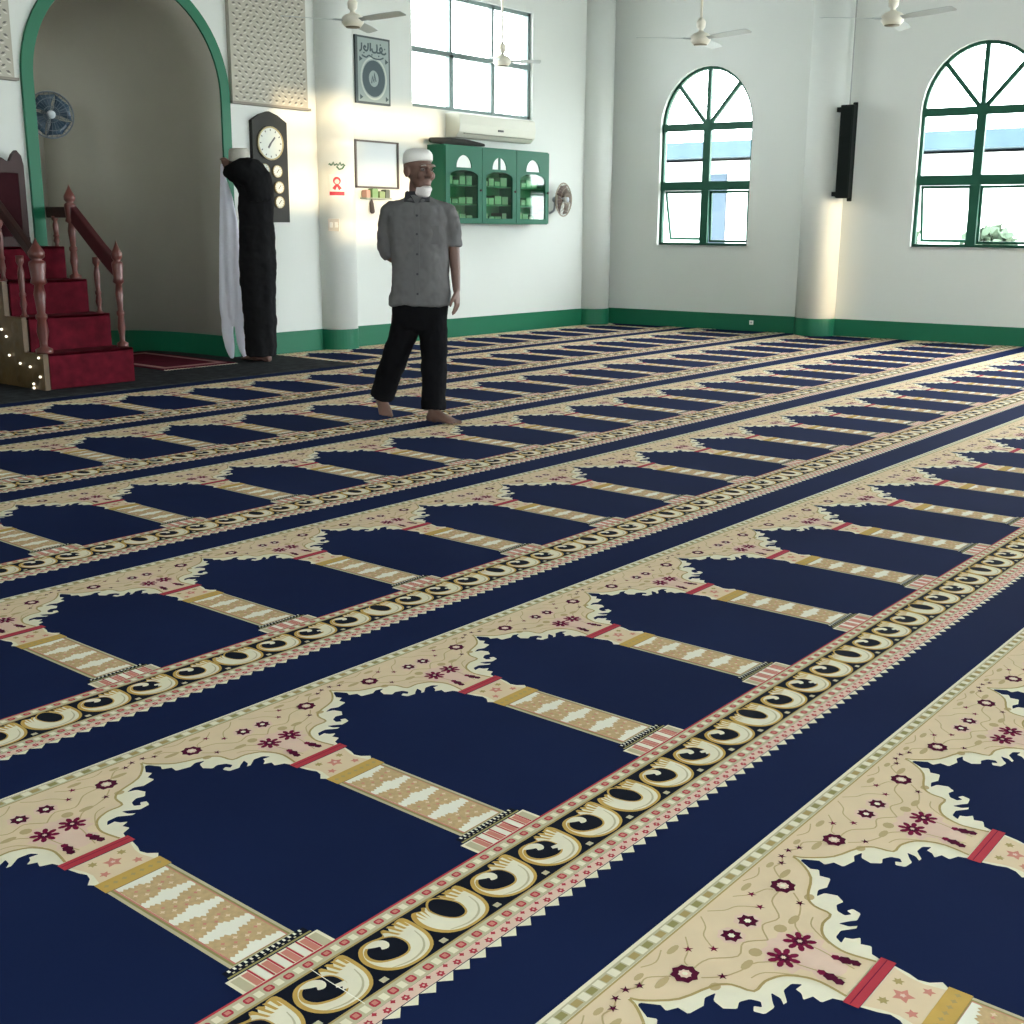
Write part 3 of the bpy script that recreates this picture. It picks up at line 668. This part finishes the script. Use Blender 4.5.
# green three-door cabinet with arched openings
cb = empty('green_wall_cabinet', 'green wall cabinet with three arched glass doors, right of the walking man', 'cabinet', (10.65, YN, 1.255))
gcab = mat('cabinet_green_paint', (.012, .125, .070), .5, spec=.25, noise=.06, nscale=4); gin = mat('cabinet_green_inside', (.03, .20, .085), .6, noise=.2, nscale=5)
glc = glassmat('cabinet_glass', (.80, .95, .85), .05)
bm = nb(); XL, XR = -.925, .885; D = .245
box(bm, XL, XR, -D, -.001, 0, .02); box(bm, XL, XR, -D, -.001, .80, .82); box(bm, XL, XL + .02, -D, -.001, .02, .80); box(bm, XR - .02, XR, -D, -.001, .02, .80)
for x in (-.32, .28): box(bm, x - .01, x + .01, -D, -.012, .02, .80)
obj('carcass', bm, gcab, cb)
bm = nb(); box(bm, XL + .02, XR - .02, -.012, -.002, .02, .80); obj('back_panel', bm, gin, cb)
for z in (.20, .40, .565):
    bm = nb(); box(bm, XL + .02, XR - .02, -.2, -.012, z, z + .012); obj('shelf', bm, gin, cb)
edges = [XL, -.325, .275, XR]
for i in range(3):
    a, b = edges[i] + .004, edges[i + 1] - .004; c = (a + b) / 2; hw = (b - a) / 2
    low = [(c - hw + .065, .06), (c + hw - .065, .06), (c + hw - .065, .50)] + [(c + (hw - .065) * math.cos(t_), .50 + .065 * math.sin(t_)) for t_ in [PI * j / 12 for j in range(1, 12)]] + [(c - hw + .065, .50)]
    dome = [(c - .125, .590), (c + .125, .590)] + [(c + .125 * math.cos(PI * j / 12), .595 + .125 * math.sin(PI * j / 12)) for j in range(13)]
    d = panel('door', [(a, .01), (b, .01), (b, .81), (a, .81)], [low, dome], .02, Matrix.Translation((0, -D - .022, 0)), gcab, cb)
    bm = nb(); box(bm, a + .03, b - .03, -D - .012, -D - .009, .04, .57); obj('door_glass', bm, glc, d)
    bm = nb(); box(bm, c - .14, c + .14, -D - .010, -D - .002, .58, .74)
    obj('backlit_dome_panel', bm, mat('dome_backlit_white', (.82, .86, .82), .3), d)  # white panel stands in for the backlit opening of the dome
    if i == 1:
        bm = nb(); box(bm, c - .012, c + .012, -D - .024, -D - .008, .59, .72); obj('dome_bar', bm, gcab, d)
    bm = nb(); lathe(bm, [(.010, -.02), (.014, -.01), (.006, 0)], b - .03, -D - .022, .36, 10, axis='y'); obj('knob', bm, dwood, d)
rnd = random.Random(11)
bcols = [(.05, .20, .10), (.10, .30, .16), (.04, .13, .09), (.18, .30, .14), (.08, .10, .08)]
for sh_, (z, n_) in enumerate(((.021, 7), (.213, 7), (.413, 6))):
    for i in range(3):
        x = edges[i] + .08
        for j in range(4):
            hgt = rnd.uniform(.05, .10) if sh_ else rnd.uniform(.06, .12); wdt = rnd.uniform(.08, .12)
            bm = nb(); px0 = 10.65 + x; zz = 1.255 + z
            box(bm, px0, px0 + wdt, YN - .19, YN - .03, zz, zz + hgt, 0); box(bm, px0 + .004, px0 + wdt - .004, YN - .192, YN - .19, zz + .006, zz + hgt - .006, 1)
            tag(obj('book', bm, [mat('book_cover', bcols[(i + j + sh_) % 5], .6), mat('book_pages', (.3, .42, .28), .8)]), 'green-tinted book lying behind the glass of the wall cabinet', 'book', 'books inside the green wall cabinet')
            x += wdt + .012
bm = nb(); tube(bm, [(9.66, YN - .12, 2.115), (9.95, YN - .12, 2.118), (10.25, YN - .12, 2.118), (10.52, YN - .12, 2.108)], [.028, .04, .034, .016], 10)
tag(obj('rolled_mat', bm, mat('rolled_dark', (.015, .015, .012), .8, noise=.3), smooth=True), 'dark rolled cloth lying along the top of the green cabinet', 'rolled cloth')

# cage fans on the walls
def cage_fan(name, lab, loc, aim, r, bladec, cagem, grp=None):
    t = empty(name, lab, 'fan', loc, 0)
    t.rotation_euler = (0, 0, math.atan2(aim[1], aim[0]) + PI / 2)       # local -y looks along aim
    bm = nb()
    for s_ in (-1, 1):
        for i in range(28):
            a = 2 * PI * i / 28
            p = [(math.cos(a) * r * q, s_ * .055 * math.sqrt(max(0, 1 - q ** 2.4)), math.sin(a) * r * q) for q in (.12, .5, .8, 1)]
            tube(bm, p, .0018, 4, 2, round_end=False)
    for q in (.35, .7, 1.0):
        for s_ in ((-1, 1) if q < 1 else (1, )):
            yy = s_ * .055 * math.sqrt(max(0, 1 - q ** 2.4)); pts = [(math.cos(2 * PI * i / 28) * r * q, yy, math.sin(2 * PI * i / 28) * r * q) for i in range(29)]
            tube(bm, pts, .0028 if q < 1 else .007, 5, 1, round_end=False)
    obj('cage', bm, cagem, t)
    for k in range(4):
        bm = nb(); a0 = k * PI / 2 + .5; rs = []
        for q in (.15, .4, .7, .93):
            wd = .46 + .50 * q; ring = []
            for e, yy in ((-.5, -.018), (0, -.006), (.5, .014)): ring.append((math.cos(a0 + e * wd * 1.7) * r * q, yy, math.sin(a0 + e * wd * 1.7) * r * q))
            rs.append(ring + [(x_, y_ + .003, z_) for x_, y_, z_ in ring[::-1]])
        rings(bm, rs); obj('blade', bm, bladec, t, True)
    bm = nb(); lathe(bm, [(.001, -.066), (.03, -.062), (.035, -.03), (.03, .03)], 0, 0, 0, 16, axis='y'); obj('hub_cap', bm, mat(name + '_hub', (.55, .6, .65), .3), t, True)
    bm = nb(); lathe(bm, [(.05, .05), (.055, .09), (.03, .14), (.001, .145)], 0, 0, 0, 16, axis='y'); tube(bm, [(0, .12, 0), (0, .13, -.12), (0, .2, -.16)], .014, 8); obj('motor', bm, mat(name + '_motor', (.3, .32, .33), .5), t, True)
    return t
cage_fan('wall_fan', 'round wall fan with blue blades inside the arched recess', (5.60, 9.52, 2.10), (-.35, -1), .185, mat('fan_blue_blade', (.018, .05, .085), .35), mat('fan_cage_grey', (.12, .15, .18), .4))
cage_fan('wall_fan', 'round brown wall fan seen edge-on right of the green cabinet', (11.93, 8.93, 1.55), (.15, -1), .195, mat('fan_brown_blade', (.07, .035, .025), .5), mat('fan_cage_cream', (.30, .25, .18), .5))

# column loudspeaker, cable, socket
pS = EW(3.235, .20)
t = empty('column_speaker', 'tall slim black loudspeaker mounted on the round column between the arched windows', 'speaker', (pS.x, pS.y, 1.565), math.atan2(ED.y, ED.x) + .0)
bk_ = mat('speaker_black', (.006, .009, .008), .7, spec=.15)
bm = nb(); box(bm, -.075, .075, -.06, .05, 0, 1.0); box(bm, .03, .085, .03, .06, -.035, 1.03); obj('speaker_box', bm, bk_, t, bevel=.01)
bm = nb(); box(bm, -.062, .062, -.066, -.06, .03, .97); obj('speaker_grille', bm, mat('speaker_grille', (.008, .011, .010), .8, spec=.1, bump=.8, bscale=300), t)
for z in (.02, .93):
    bm = nb(); box(bm, -.13, -.07, -.02, .04, z, z + .05); obj('bracket', bm, bk_, t)
# (cable from the speaker to the ceiling)
pc = EW(3.20, .08); bm = nb(); tube(bm, [(pc.x, pc.y, 2.5), (pc.x, pc.y, 3.6), (pc.x, pc.y, CH)], .008, 6, round_end=False)
tag(obj('speaker_cable', bm, mat('cable_grey', (.35, .37, .36), .6)), 'thin grey cable running up the round column from the black loudspeaker', 'cable')
pk = EW(2.133, .013)
t = empty('wall_socket', 'tiny white socket on the green baseboard below the left arched window', 'socket', (pk.x, pk.y, .085), math.atan2(ED.y, ED.x))
bm = nb(); box(bm, -.025, .025, -.012, .0, 0, .05); obj('socket_plate', bm, mat('socket_white', (.85, .85, .8), .4), t, bevel=.003)
bm = nb(); lathe(bm, [(.012, -.014), (.012, -.012)], 0, 0, .025, 10, axis='y'); obj('socket_hole', bm, mat('socket_grey', (.4, .4, .4), .4), t)

# ceiling fans
fm = mat('ceiling_fan_cream', (.70, .66, .55), .35); fmd = mat('ceiling_fan_grey_blade', (.42, .46, .44), .5); fmc = mat('fan_bottom_dark', (.15, .13, .08), .5)
def ceiling_fan(x, y, z, rot, lab, hubr=.095, L=.62):
    t = empty('ceiling_fan', lab, 'ceiling fan', (x, y, z), rot, 'white ceiling fans on long rods')
    bm = nb(); lathe(bm, [(.001, -.055), (.07, -.05), (hubr, -.02), (hubr, .02), (.07, .045), (.03, .06), (.02, .08), (.04, .10), (.045, .15), (.012, .19)], 0, 0, 0, 24); obj('motor_hub', bm, fm, t, True)
    bm = nb(); lathe(bm, [(.001, -.060), (.06, -.058), (.065, -.05)], 0, 0, 0, 20); obj('bottom_plate', bm, fmc, t, True)
    bm = nb(); lathe(bm, [(.012, .17), (.012, CH - z - .1)], 0, 0, 0, 10); obj('down_rod', bm, fm, t, True)
    bm = nb(); lathe(bm, [(.02, CH - z - .12), (.06, CH - z - .04), (.065, CH - z - .001)], 0, 0, 0, 16); obj('canopy', bm, fm, t, True)
    for k in range(3):
        a = k * 2 * PI / 3; T = Matrix.Rotation(a, 4, 'Z')
        bm = nb(); rs = []
        for q, wd in ((.09, .02), (.16, .02), (.18, .05), (L * .6, .062), (L * .96, .055), (L, .035)):
            rs.append([T @ Vector(p) for p in ((q, -wd, .012), (q, wd, -.006), (q, wd, -.010), (q, -wd, .008))])
        rings(bm, rs); obj('fan_blade', bm, fmd, t)
def fa(v): return math.atan2(v.y, v.x)
lf = Vector((-R_.x, -R_.y, 0))
ceiling_fan(10.37, 6.18, 2.96, fa(lf) + .10, 'white ceiling fan hanging above the left arched window')
ceiling_fan(10.38, 4.32, 2.96, fa(lf) + .05, 'white ceiling fan at the top edge between the column and the right arched window')
ceiling_fan(7.69, 8.08, 2.96, fa(lf) + .35, 'white ceiling fan hanging above the framed calligraphy print')
ceiling_fan(10.44, 8.67, 2.96, fa(lf) - .9, 'white ceiling fan in front of the bright rectangular window', L=.42)

# ================================================================== people
skin = mat('skin_brown', (.135, .070, .052), .55, noise=.10, nscale=12)
eyew = mat('eye_white', (.22, .19, .17), .4); eyeb = mat('eye_dark', (.02, .012, .01), .2)
FH = Vector((.776, .631)); RRx = Vector((.631, -.776))
PRZ = math.atan2(RRx.y, RRx.x)            # local x = picture right, local -y towards the camera
def remesh(o, vox, sm_=4):
    m = o.modifiers.new('remesh', 'REMESH'); m.mode = 'VOXEL'; m.voxel_size = vox; m.use_smooth_shade = True
    s = o.modifiers.new('smooth', 'SMOOTH'); s.iterations = sm_; s.factor = .5
def creases(o, size, amt, seed=0):
    t = bpy.data.textures.new(o.name + '_folds', 'CLOUDS'); t.noise_scale = size; t.noise_depth = 2
    d = o.modifiers.new('folds', 'DISPLACE'); d.texture = t; d.strength = amt; d.mid_level = .5; d.texture_coords = 'LOCAL'
def head(bm, c, yaw, s=1.0, pitch=0):
    T = Matrix.Rotation(yaw, 3, 'Z') @ Matrix.Rotation(pitch, 3, 'X'); c = Vector(c)
    def E(p, r): ellipsoid(bm, c + T @ Vector(p) * s, [a * s for a in r], T, 18, 12)
    E((0, .015, .035), (.077, .093, .085)); E((0, -.025, -.015), (.066, .068, .085)); E((0, -.045, -.075), (.046, .042, .035)); E((0, -.062, -.093), (.024, .02, .018))
    E((0, -.085, .035), (.055, .02, .014))                                                  # brow
    for x in (-.036, .036): E((x, -.068, -.02), (.026, .024, .026))                         # cheeks
    for x in (-.078, .078): E((x, .01, .002), (.011, .022, .033)); E((x * 1.07, .017, .006), (.008, .016, .026))      # ears
    def V(p): return c + T @ Vector(p) * s
    tube(bm, [V((0, -.088, .025)), V((0, -.103, .0)), V((0, -.116, -.022))], [.009 * s, .012 * s, .016 * s], 8, 2)
    for x in (-.014, .014): E((x, -.102, -.026), (.009, .012, .009))
    tube(bm, [V((-.024, -.082, -.055)), V((0, -.094, -.051)), V((.024, -.082, -.055))], [.004, .0075, .004], 6, 2)
    tube(bm, [V((-.022, -.082, -.064)), V((0, -.092, -.066)), V((.022, -.082, -.064))], [.004, .007, .004], 6, 2)
    return T, V
def fingers(bm, wrist, d, side, nrm, s=1.0, curl=.5, spread=.02):
    """palm + four unequal fingers + thumb; d along the hand, side towards the thumb, nrm out of the palm (fingers curl that way)"""
    wrist = Vector(wrist); d = Vector(d).normalized(); side = Vector(side); side = (side - d * side.dot(d)).normalized(); nrm = Vector(nrm); nrm = (nrm - d * nrm.dot(d) - side * nrm.dot(side)).normalized()
    rs = []
    for q, w_, t_ in ((-.01, .026, .020), (.02, .034, .019), (.055, .041, .017), (.088, .042, .014), (.098, .036, .010)):
        c = wrist + d * q * s; rs.append([c + (side * math.cos(2 * PI * i / 12) * w_ + nrm * math.sin(2 * PI * i / 12) * t_) * s for i in range(12)])
    rings(bm, rs)
    for off, ln, r0 in ((.031, .070, .0095), (.011, .080, .0098), (-.010, .074, .0094), (-.030, .058, .0085)):
        b = wrist + (d * .080 + side * off) * s; a = curl; pts = [b]; dd = d + side * off * spread * 20
        for seg in (.42, .32, .26):
            a2 = a; dd = (dd.normalized() * math.cos(a2 * .6) + nrm * math.sin(a2 * .6)); pts.append(pts[-1] + dd.normalized() * ln * seg * s)
        pts.insert(1, b + d * .015 * s)
        tube(bm, pts, [r0 * s, r0 * s, r0 * .92 * s, r0 * .85 * s, r0 * .72 * s], 8, 2)
    b = wrist + (d * .022 + side * .028) * s
    tube(bm, [b, b + (d * .028 + side * .024 + nrm * .008) * s, b + (d * .055 + side * .032 + nrm * .018) * s, b + (d * .080 + side * .030 + nrm * .026) * s], [.014 * s, .012 * s, .0105 * s, .008 * s], 8, 2)
def foot(bm, ank, heel, toe, s=1.0):
    ank, heel, toe = Vector(ank), Vector(heel), Vector(toe); d = (toe - heel).normalized(); sd = d.cross(Vector((0, 0, 1))).normalized(); up = sd.cross(d)
    L = (toe - heel).length
    rs = []
    for q, w_, h_, zc in ((0, .022, .022, .022), (.08, .034, .036, .034), (.3, .034, .040, .042), (.55, .042, .028, .028), (.75, .048, .019, .018), (.84, .044, .014, .014)):
        c = heel + d * L * q + up * zc; rs.append([c + (sd * math.cos(2 * PI * i / 12) * w_ + up * math.sin(2 * PI * i / 12) * h_) * s for i in range(12)])
    rings(bm, rs)
    tube(bm, [ank + Vector((0, 0, .06)), ank, heel + d * L * .25 + up * .03], [.038, .036, .038], 10, 2)
    for i, (o_, ln, r_) in enumerate(((-.030, 1.0, .014), (-.010, .98, .010), (.008, .95, .0095), (.024, .91, .009), (.038, .86, .0085))):
        tube(bm, [heel + d * L * .78 + sd * o_ + up * .014, heel + d * L * (ln - .03) + sd * o_ * 1.05 + up * .011], [r_, r_ * .9], 8, 1)
def oval(c, rx, ry, z, n=28, p=2.3, amp=0, ph=0, fr=9):
    out = []
    for i in range(n):
        a = 2 * PI * i / n; ca, sa = math.cos(a), math.sin(a)
        w_ = 1 + amp * math.sin(fr * a + ph)
        out.append((c[0] + rx * w_ * math.copysign(abs(ca) ** (2 / p), ca), c[1] + ry * w_ * math.copysign(abs(sa) ** (2 / p), sa), z))
    return out
ZM = CHT + LZ * 8 + .003
# ---- the walking man
m1 = empty('person', 'man in grey short-sleeved shirt, black trousers and white cap walking barefoot across the carpet', 'person', (5.489, 5.257, ZM), PRZ)
bm = nb()
T1, V1 = head(bm, (.030, 0, 1.528), .68, 1.06)
tube(bm, [(.022, .03, 1.47), (.02, .025, 1.40), (.02, .02, 1.33)], [.054, .056, .07], 14, 2)
rings(bm, [oval((.02, .02), rx, ry, z, 20) for z, rx, ry in ((.70, .14, .09), (.80, .155, .10), (.95, .145, .095), (1.10, .155, .10), (1.25, .16, .10), (1.33, .12, .08), (1.37, .06, .05))])
tube(bm, [(.13, .02, 1.315), (.205, .02, 1.28), (.232, .03, 1.17), (.240, .035, 1.07), (.250, .015, .95), (.258, -.01, .82)], [.05, .052, .046, .038, .033, .024], 12, 3)
tube(bm, [(-.10, .02, 1.31), (-.165, .03, 1.27), (-.186, .06, 1.16), (-.188, .10, 1.05), (-.13, .155, 1.00), (-.03, .165, .97)], [.05, .052, .045, .038, .033, .024], 12, 3)
fingers(bm, (.259, -.012, .815), (.03, -.10, -1), (-.3, -1, 0), (-1, .2, -.1), .95, .35)
fingers(bm, (-.02, .165, .965), (1, .0, -.25), (0, 0, 1), (0, 1, 0), .95, .5)
tube(bm, [(.09, .02, .80), (.105, .0, .62), (.115, -.03, .45), (.113, -.06, .25), (.112, -.085, .09)], [.085, .075, .052, .05, .036], 12, 3)
tube(bm, [(-.05, .03, .80), (-.085, .03, .62), (-.12, .03, .44), (-.19, .10, .28), (-.245, .155, .14)], [.085, .075, .052, .05, .036], 12, 3)
foot(bm, (.112, -.09, .075), (.075, -.065, .0), (.275, -.205, .0))
foot(bm, (-.235, .155, .125), (-.262, .185, .085), (-.195, .02, .004))
b = obj('body', bm, skin, m1); remesh(b, .0055, 3)
for sx in (-.031, .031):
    bm = nb(); ellipsoid(bm, V1((sx, -.083, .012)), (.013, .011, .009), T1, 12, 8); e = obj('eye', bm, eyew, m1, True)
    bm = nb(); ellipsoid(bm, V1((sx, -.0925, .012)), (.0055, .003, .0055), T1, 8, 6); obj('pupil', bm, eyeb, e, True)
    bm = nb(); tube(bm, [V1((sx - .018, -.096, .032)), V1((sx, -.106, .037)), V1((sx + .018, -.094, .031))], [.003, .005, .003], 6, 2); obj('eyebrow', bm, mat('grey_hair', (.25, .23, .21), .9), m1, True)
bm = nb()
for i, (p, r) in enumerate([((0, -.066, -.094), (.044, .036, .026)), ((0, -.060, -.118), (.038, .032, .026)), ((-.026, -.045, -.096), (.022, .032, .024)), ((.026, -.045, -.096), (.022, .032, .024)), ((0, -.038, -.115), (.052, .042, .026))]):
    ellipsoid(bm, V1(p), r, T1, 12, 8)
o = obj('beard', bm, mat('white_beard', (.66, .62, .60), .9, bump=.8, bscale=150), m1); remesh(o, .007, 2)
bm = nb(); rs = []
capm = mat('white_cap_cloth', (.74, .72, .68), .9, bump=.3, bscale=120)
for z, k in ((.052, .99), (.06, 1.05), (.085, 1.05), (.108, .98), (.124, .80), (.132, .50), (.135, .02)):
    rs.append([V1((.077 * k * math.cos(2 * PI * i / 24), 0.010 + .094 * k * math.sin(2 * PI * i / 24) , z + (.012 * -math.sin(2 * PI * i / 24) if z < .09 else 0))) for i in range(24)])
rings(bm, rs); obj('cap', bm, capm, m1, True)
shirt = mat('grey_shirt_cloth', (.125, .122, .124), .9, noise=.08, nscale=18, bump=1, bscale=11, spec=.15); shirtd = mat('dark_collar_cloth', (.05, .05, .055), .9, spec=.15)
bm = nb()
secs = [(.722, .188, .128, .028), (.726, .191, .131, .028), (.80, .188, .130, .030), (.90, .182, .126, .030), (1.0, .178, .122, .030), (1.10, .182, .124, .028), (1.20, .190, .125, .022), (1.275, .195, .118, .018), (1.325, .178, .102, .016), (1.362, .130, .082, .017), (1.388, .078, .064, .02), (1.395, .060, .056, .02)]
rings(bm, [oval((cx, .018), rx, ry, z, 48, 2.35, .012 + .012 * max(0, (1.0 - z)), z * 7, 11) for z, rx, ry, cx in secs])
tube(bm, [(.12, .02, 1.315), (.198, .022, 1.285), (.226, .028, 1.19), (.234, .03, 1.085)], [.06, .066, .058, .058], 16, 3, round_end=False)
tube(bm, [(-.08, .02, 1.31), (-.155, .028, 1.285), (-.182, .06, 1.17), (-.188, .095, 1.075), (-.165, .125, 1.03)], [.06, .064, .056, .060, .056], 16, 3, round_end=False)
o = obj('shirt', bm, shirt, m1); remesh(o, .007, 3); creases(o, .11, .034)
bm = nb()
for sg in (-1, 1):     # pointed collar leaves
    vs = [(.02 + sg * .012, -.075, 1.345), (.02 + sg * .078, -.060, 1.352), (.02 + sg * .078, .02, 1.405), (.02 + sg * .058, -.028, 1.415)]
    rings(bm, [[Vector(p) for p in vs], [Vector(p) + Vector((0, -.008, .004)) for p in vs]])
rings(bm, [oval((.02, .02), r_, r_ * .95, z, 24) for r_, z in ((.066, 1.375), (.066, 1.415))] + [oval((.02, .02), .058, .055, 1.415, 24), oval((.02, .02), .058, .055, 1.375, 24)], cap=False)
obj('collar', bm, shirtd, m1)
bm = nb(); rings(bm, [[(x, .018 - ry_ * 1.02 - .001 - (.004 if j in (1, 2) else 0), z) for j, x in enumerate((.008, .009, .036, .037))] for z, ry_ in ((.74, .13), (.9, .127), (1.1, .125), (1.2, .125), (1.28, .118), (1.33, .10))], closed=False, cap=False)
o = obj('button_placket', bm, shirt, m1); s_ = o.modifiers.new('s', 'SOLIDIFY'); s_.thickness = .004
for z in (.80, .92, 1.04, 1.16, 1.27):
    bm = nb(); lathe(bm, [(.001, -.004), (.007, -.003), (.007, 0)], .0225, .018 - .131 - .004 + (.01 if z > 1.2 else 0), z, 10, axis='y'); obj('button', bm, shirtd, m1)
bm = nb(); rings(bm, [[(x, .018 - .122 - .006 + abs(x - .03) * .14, z) for x in (.075, .105, .135, .155)] for z in (1.10, 1.115, 1.21)], closed=False, cap=False)
o = obj('chest_pocket', bm, shirt, m1); s_ = o.modifiers.new('s', 'SOLIDIFY'); s_.thickness = .004
trou = mat('black_trouser_cloth', (.006, .006, .007), .95, spec=.06, noise=.2, nscale=10)
bm = nb()
rings(bm, [oval((.026, .02), rx, ry, z, 32) for z, rx, ry in ((.85, .165, .112), (.74, .178, .12), (.64, .178, .118), (.58, .16, .105))])
tube(bm, [(.095, .02, .74), (.108, .0, .58), (.115, -.03, .44), (.113, -.06, .24), (.112, -.085, .075)], [.10, .094, .084, .080, .080], 18, 3, round_end=False)
tube(bm, [(-.045, .025, .74), (-.075, .03, .58), (-.12, .035, .44), (-.185, .095, .28), (-.238, .150, .125)], [.10, .094, .086, .080, .076], 18, 3, round_end=False)
o = obj('trousers', bm, trou, m1); remesh(o, .007, 3); creases(o, .09, .024)

# ---- the robed person raising a hand by the recess
Z2 = ZC + .009
m2 = empty('person', 'person in black robe and white cap with a raised arm at the arch edge', 'person', (6.927, 8.677, Z2), PRZ)
bm = nb(); FY = 2.25 - PI          # faces the qibla, away to the left
yaw2 = math.atan2(-.775, -.63)     # local facing (-.775, .63): rotate -y onto it
yaw2 = math.atan2(.63, -.775) + PI / 2
T2, V2 = head(bm, (-.065, .045, 1.70), yaw2, .98, .05)
tube(bm, [(-.03, .02, 1.66), (.0, .01, 1.58), (.03, .0, 1.50)], [.054, .056, .07], 12, 2)
rings(bm, [oval((.07, .0), rx, ry, z, 20) for z, rx, ry in ((.75, .13, .10), (.95, .13, .10), (1.25, .12, .10), (1.42, .13, .10), (1.52, .08, .07))])
tube(bm, [(.07, -.07, 1.50), (.03, -.09, 1.60), (-.06, .0, 1.64), (-.14, .10, 1.665), (-.195, .17, 1.69)], [.05, .048, .04, .032, .024], 10, 3)
tube(bm, [(.05, .10, 1.48), (-.03, .20, 1.50), (-.09, .24, 1.56), (-.14, .22, 1.66)], [.05, .045, .036, .026], 10, 3)
fingers(bm, (-.197, .172, 1.69), (-.35, .25, 1), (.6, .5, .3), (-.5, .5, -.2), .9, .75)
fingers(bm, (-.142, .222, 1.66), (-.4, .1, 1), (.4, -.8, .2), (-.8, .0, 0), .9, .7)
for ax in ((.02, .03), (.13, -.03)):
    tube(bm, [(.05 + (ax[0] - .075) * .8, ax[1], .80), (ax[0], ax[1], .45), (ax[0], ax[1], .09)], [.08, .055, .038], 10, 3)
foot(bm, (.02, .03, .075), (.05, .005, 0), (-.12, .145, 0)); foot(bm, (.13, -.03, .075), (.16, -.055, 0), (-.01, .085, 0))
b = obj('body', bm, skin, m2); remesh(b, .007, 3)
for sx in (-.031, .031):
    bm = nb(); ellipsoid(bm, V2((sx, -.083, .012)), (.013, .011, .009), T2, 12, 8); e = obj('eye', bm, eyew, m2, True)
    bm = nb(); ellipsoid(bm, V2((sx, -.0925, .012)), (.0055, .003, .0055), T2, 8, 6); obj('pupil', bm, eyeb, e, True)
bm = nb(); rs = []
for z, k in ((.045, 1.0), (.055, 1.07), (.10, 1.06), (.145, 1.0), (.158, .9), (.162, .4), (.163, .02)):
    rs.append([V2((.082 * k * math.cos(2 * PI * i / 24), .012 + .098 * k * math.sin(2 * PI * i / 24), z + (.02 * -math.sin(2 * PI * i / 24) if z < .09 else 0))) for i in range(24)])
rings(bm, rs); obj('cap', bm, mat('ivory_cap_cloth', (.50, .48, .42), .9, noise=.2, nscale=40), m2, True)
robe = mat('black_robe_cloth', (.013, .013, .014), .95, spec=.06, noise=.2, nscale=6)
bm = nb()
rs = [(.045, .068, .125, .10), (.05, .068, .130, .105), (.25, .072, .140, .115), (.55, .070, .155, .125), (.85, .072, .165, .13), (1.05, .078, .160, .125), (1.27, .080, .155, .12), (1.42, .080, .152, .12), (1.52, .066, .135, .11), (1.58, .045, .09, .08), (1.61, .03, .06, .06)]
rings(bm, [oval((cx, .0), rx, ry, z, 44, 2.2, .02 + .03 * max(0, 1 - z), z * 3, 8) for z, cx, rx, ry in rs])
tube(bm, [(.13, -.05, 1.42), (.105, -.08, 1.60), (.035, -.08, 1.655), (-.05, -.02, 1.65), (-.13, .07, 1.655), (-.185, .15, 1.665)], [.12, .130, .130, .105, .075, .050], 16, 3, round_end=False)
tube(bm, [(.08, .06, 1.44), (.0, .17, 1.50), (-.08, .235, 1.57), (-.135, .225, 1.65)], [.09, .095, .080, .058], 14, 3, round_end=False)
o = obj('robe', bm, robe, m2); remesh(o, .009, 3); creases(o, .12, .03)

# ---- the white garment hanging from the raised hand
cl = mat('white_cloth', (.80, .80, .88), .85, noise=.05, nscale=5)
bm = nb()
def csec(z, xl, xr, amp, d=.03, n=40):
    out = []; c = (xl + xr) / 2; hw = (xr - xl) / 2
    for i in range(n):
        a = 2 * PI * i / n; x = c + hw * 1.12 * math.cos(a) - .042
        YG = .19; low = max(0, min(1, (1.15 - z) / .6)); fr = max(0, min(1.1, (x + .05 - xl) / (xr - xl)))
        out.append(Vector((x, YG - .04 * low * fr + d * math.sin(a) + amp * math.sin((x - xl) * 75 + z * 2.2), z)))
    return out
sect = [(.30, -.262, -.06, .002, .008), (.36, -.270, -.030, .006, .018), (.40, -.275, -.022, .010), (.46, -.278, .012, .012), (.52, -.278, .010, .012), (.75, -.268, -.03, .011), (1.0, -.258, -.075, .010), (1.25, -.245, -.10, .009), (1.45, -.235, -.135, .008), (1.60, -.228, -.175, .006), (1.70, -.222, -.190, .003), (1.735, -.215, -.200, 0)]
rings(bm, [csec(*s_) for s_ in sect])
tube(bm, [(-.258, .19, .56), (-.262, .19, .40), (-.272, .19, .25), (-.255, .185, .10), (-.240, .18, .02)], [.055, .062, .055, .044, .022], 12, 3, flat=.6, up=(0, 1, 0))
tube(bm, [(-.135, .175, .60), (-.115, .165, .44), (-.140, .17, .28), (-.135, .175, .12), (-.12, .18, .03)], [.06, .076, .060, .046, .024], 12, 3, flat=.6, up=(0, 1, 0))
for v in bm.verts: v.co = Matrix.Rotation(PRZ, 3, 'Z') @ v.co + Vector((6.927, 8.677, Z2))
o = tag(obj('white_garment', bm, cl), 'long white garment hanging from the raised hand down to the floor mat', 'garment')
remesh(o, .008, 2)
# ---- a stray white thread on the carpet border
bm = nb(); tube(bm, [(1.140, 1.222, ZC + .002), (1.142, 1.26, ZC + .002), (1.143, 1.31, ZC + .002), (1.146, 1.357, ZC + .002)], .0006, 6, round_end=False)
tag(obj('white_thread', bm, M['white']), 'stray white thread lying across the scroll border of the foreground carpet', 'thread')
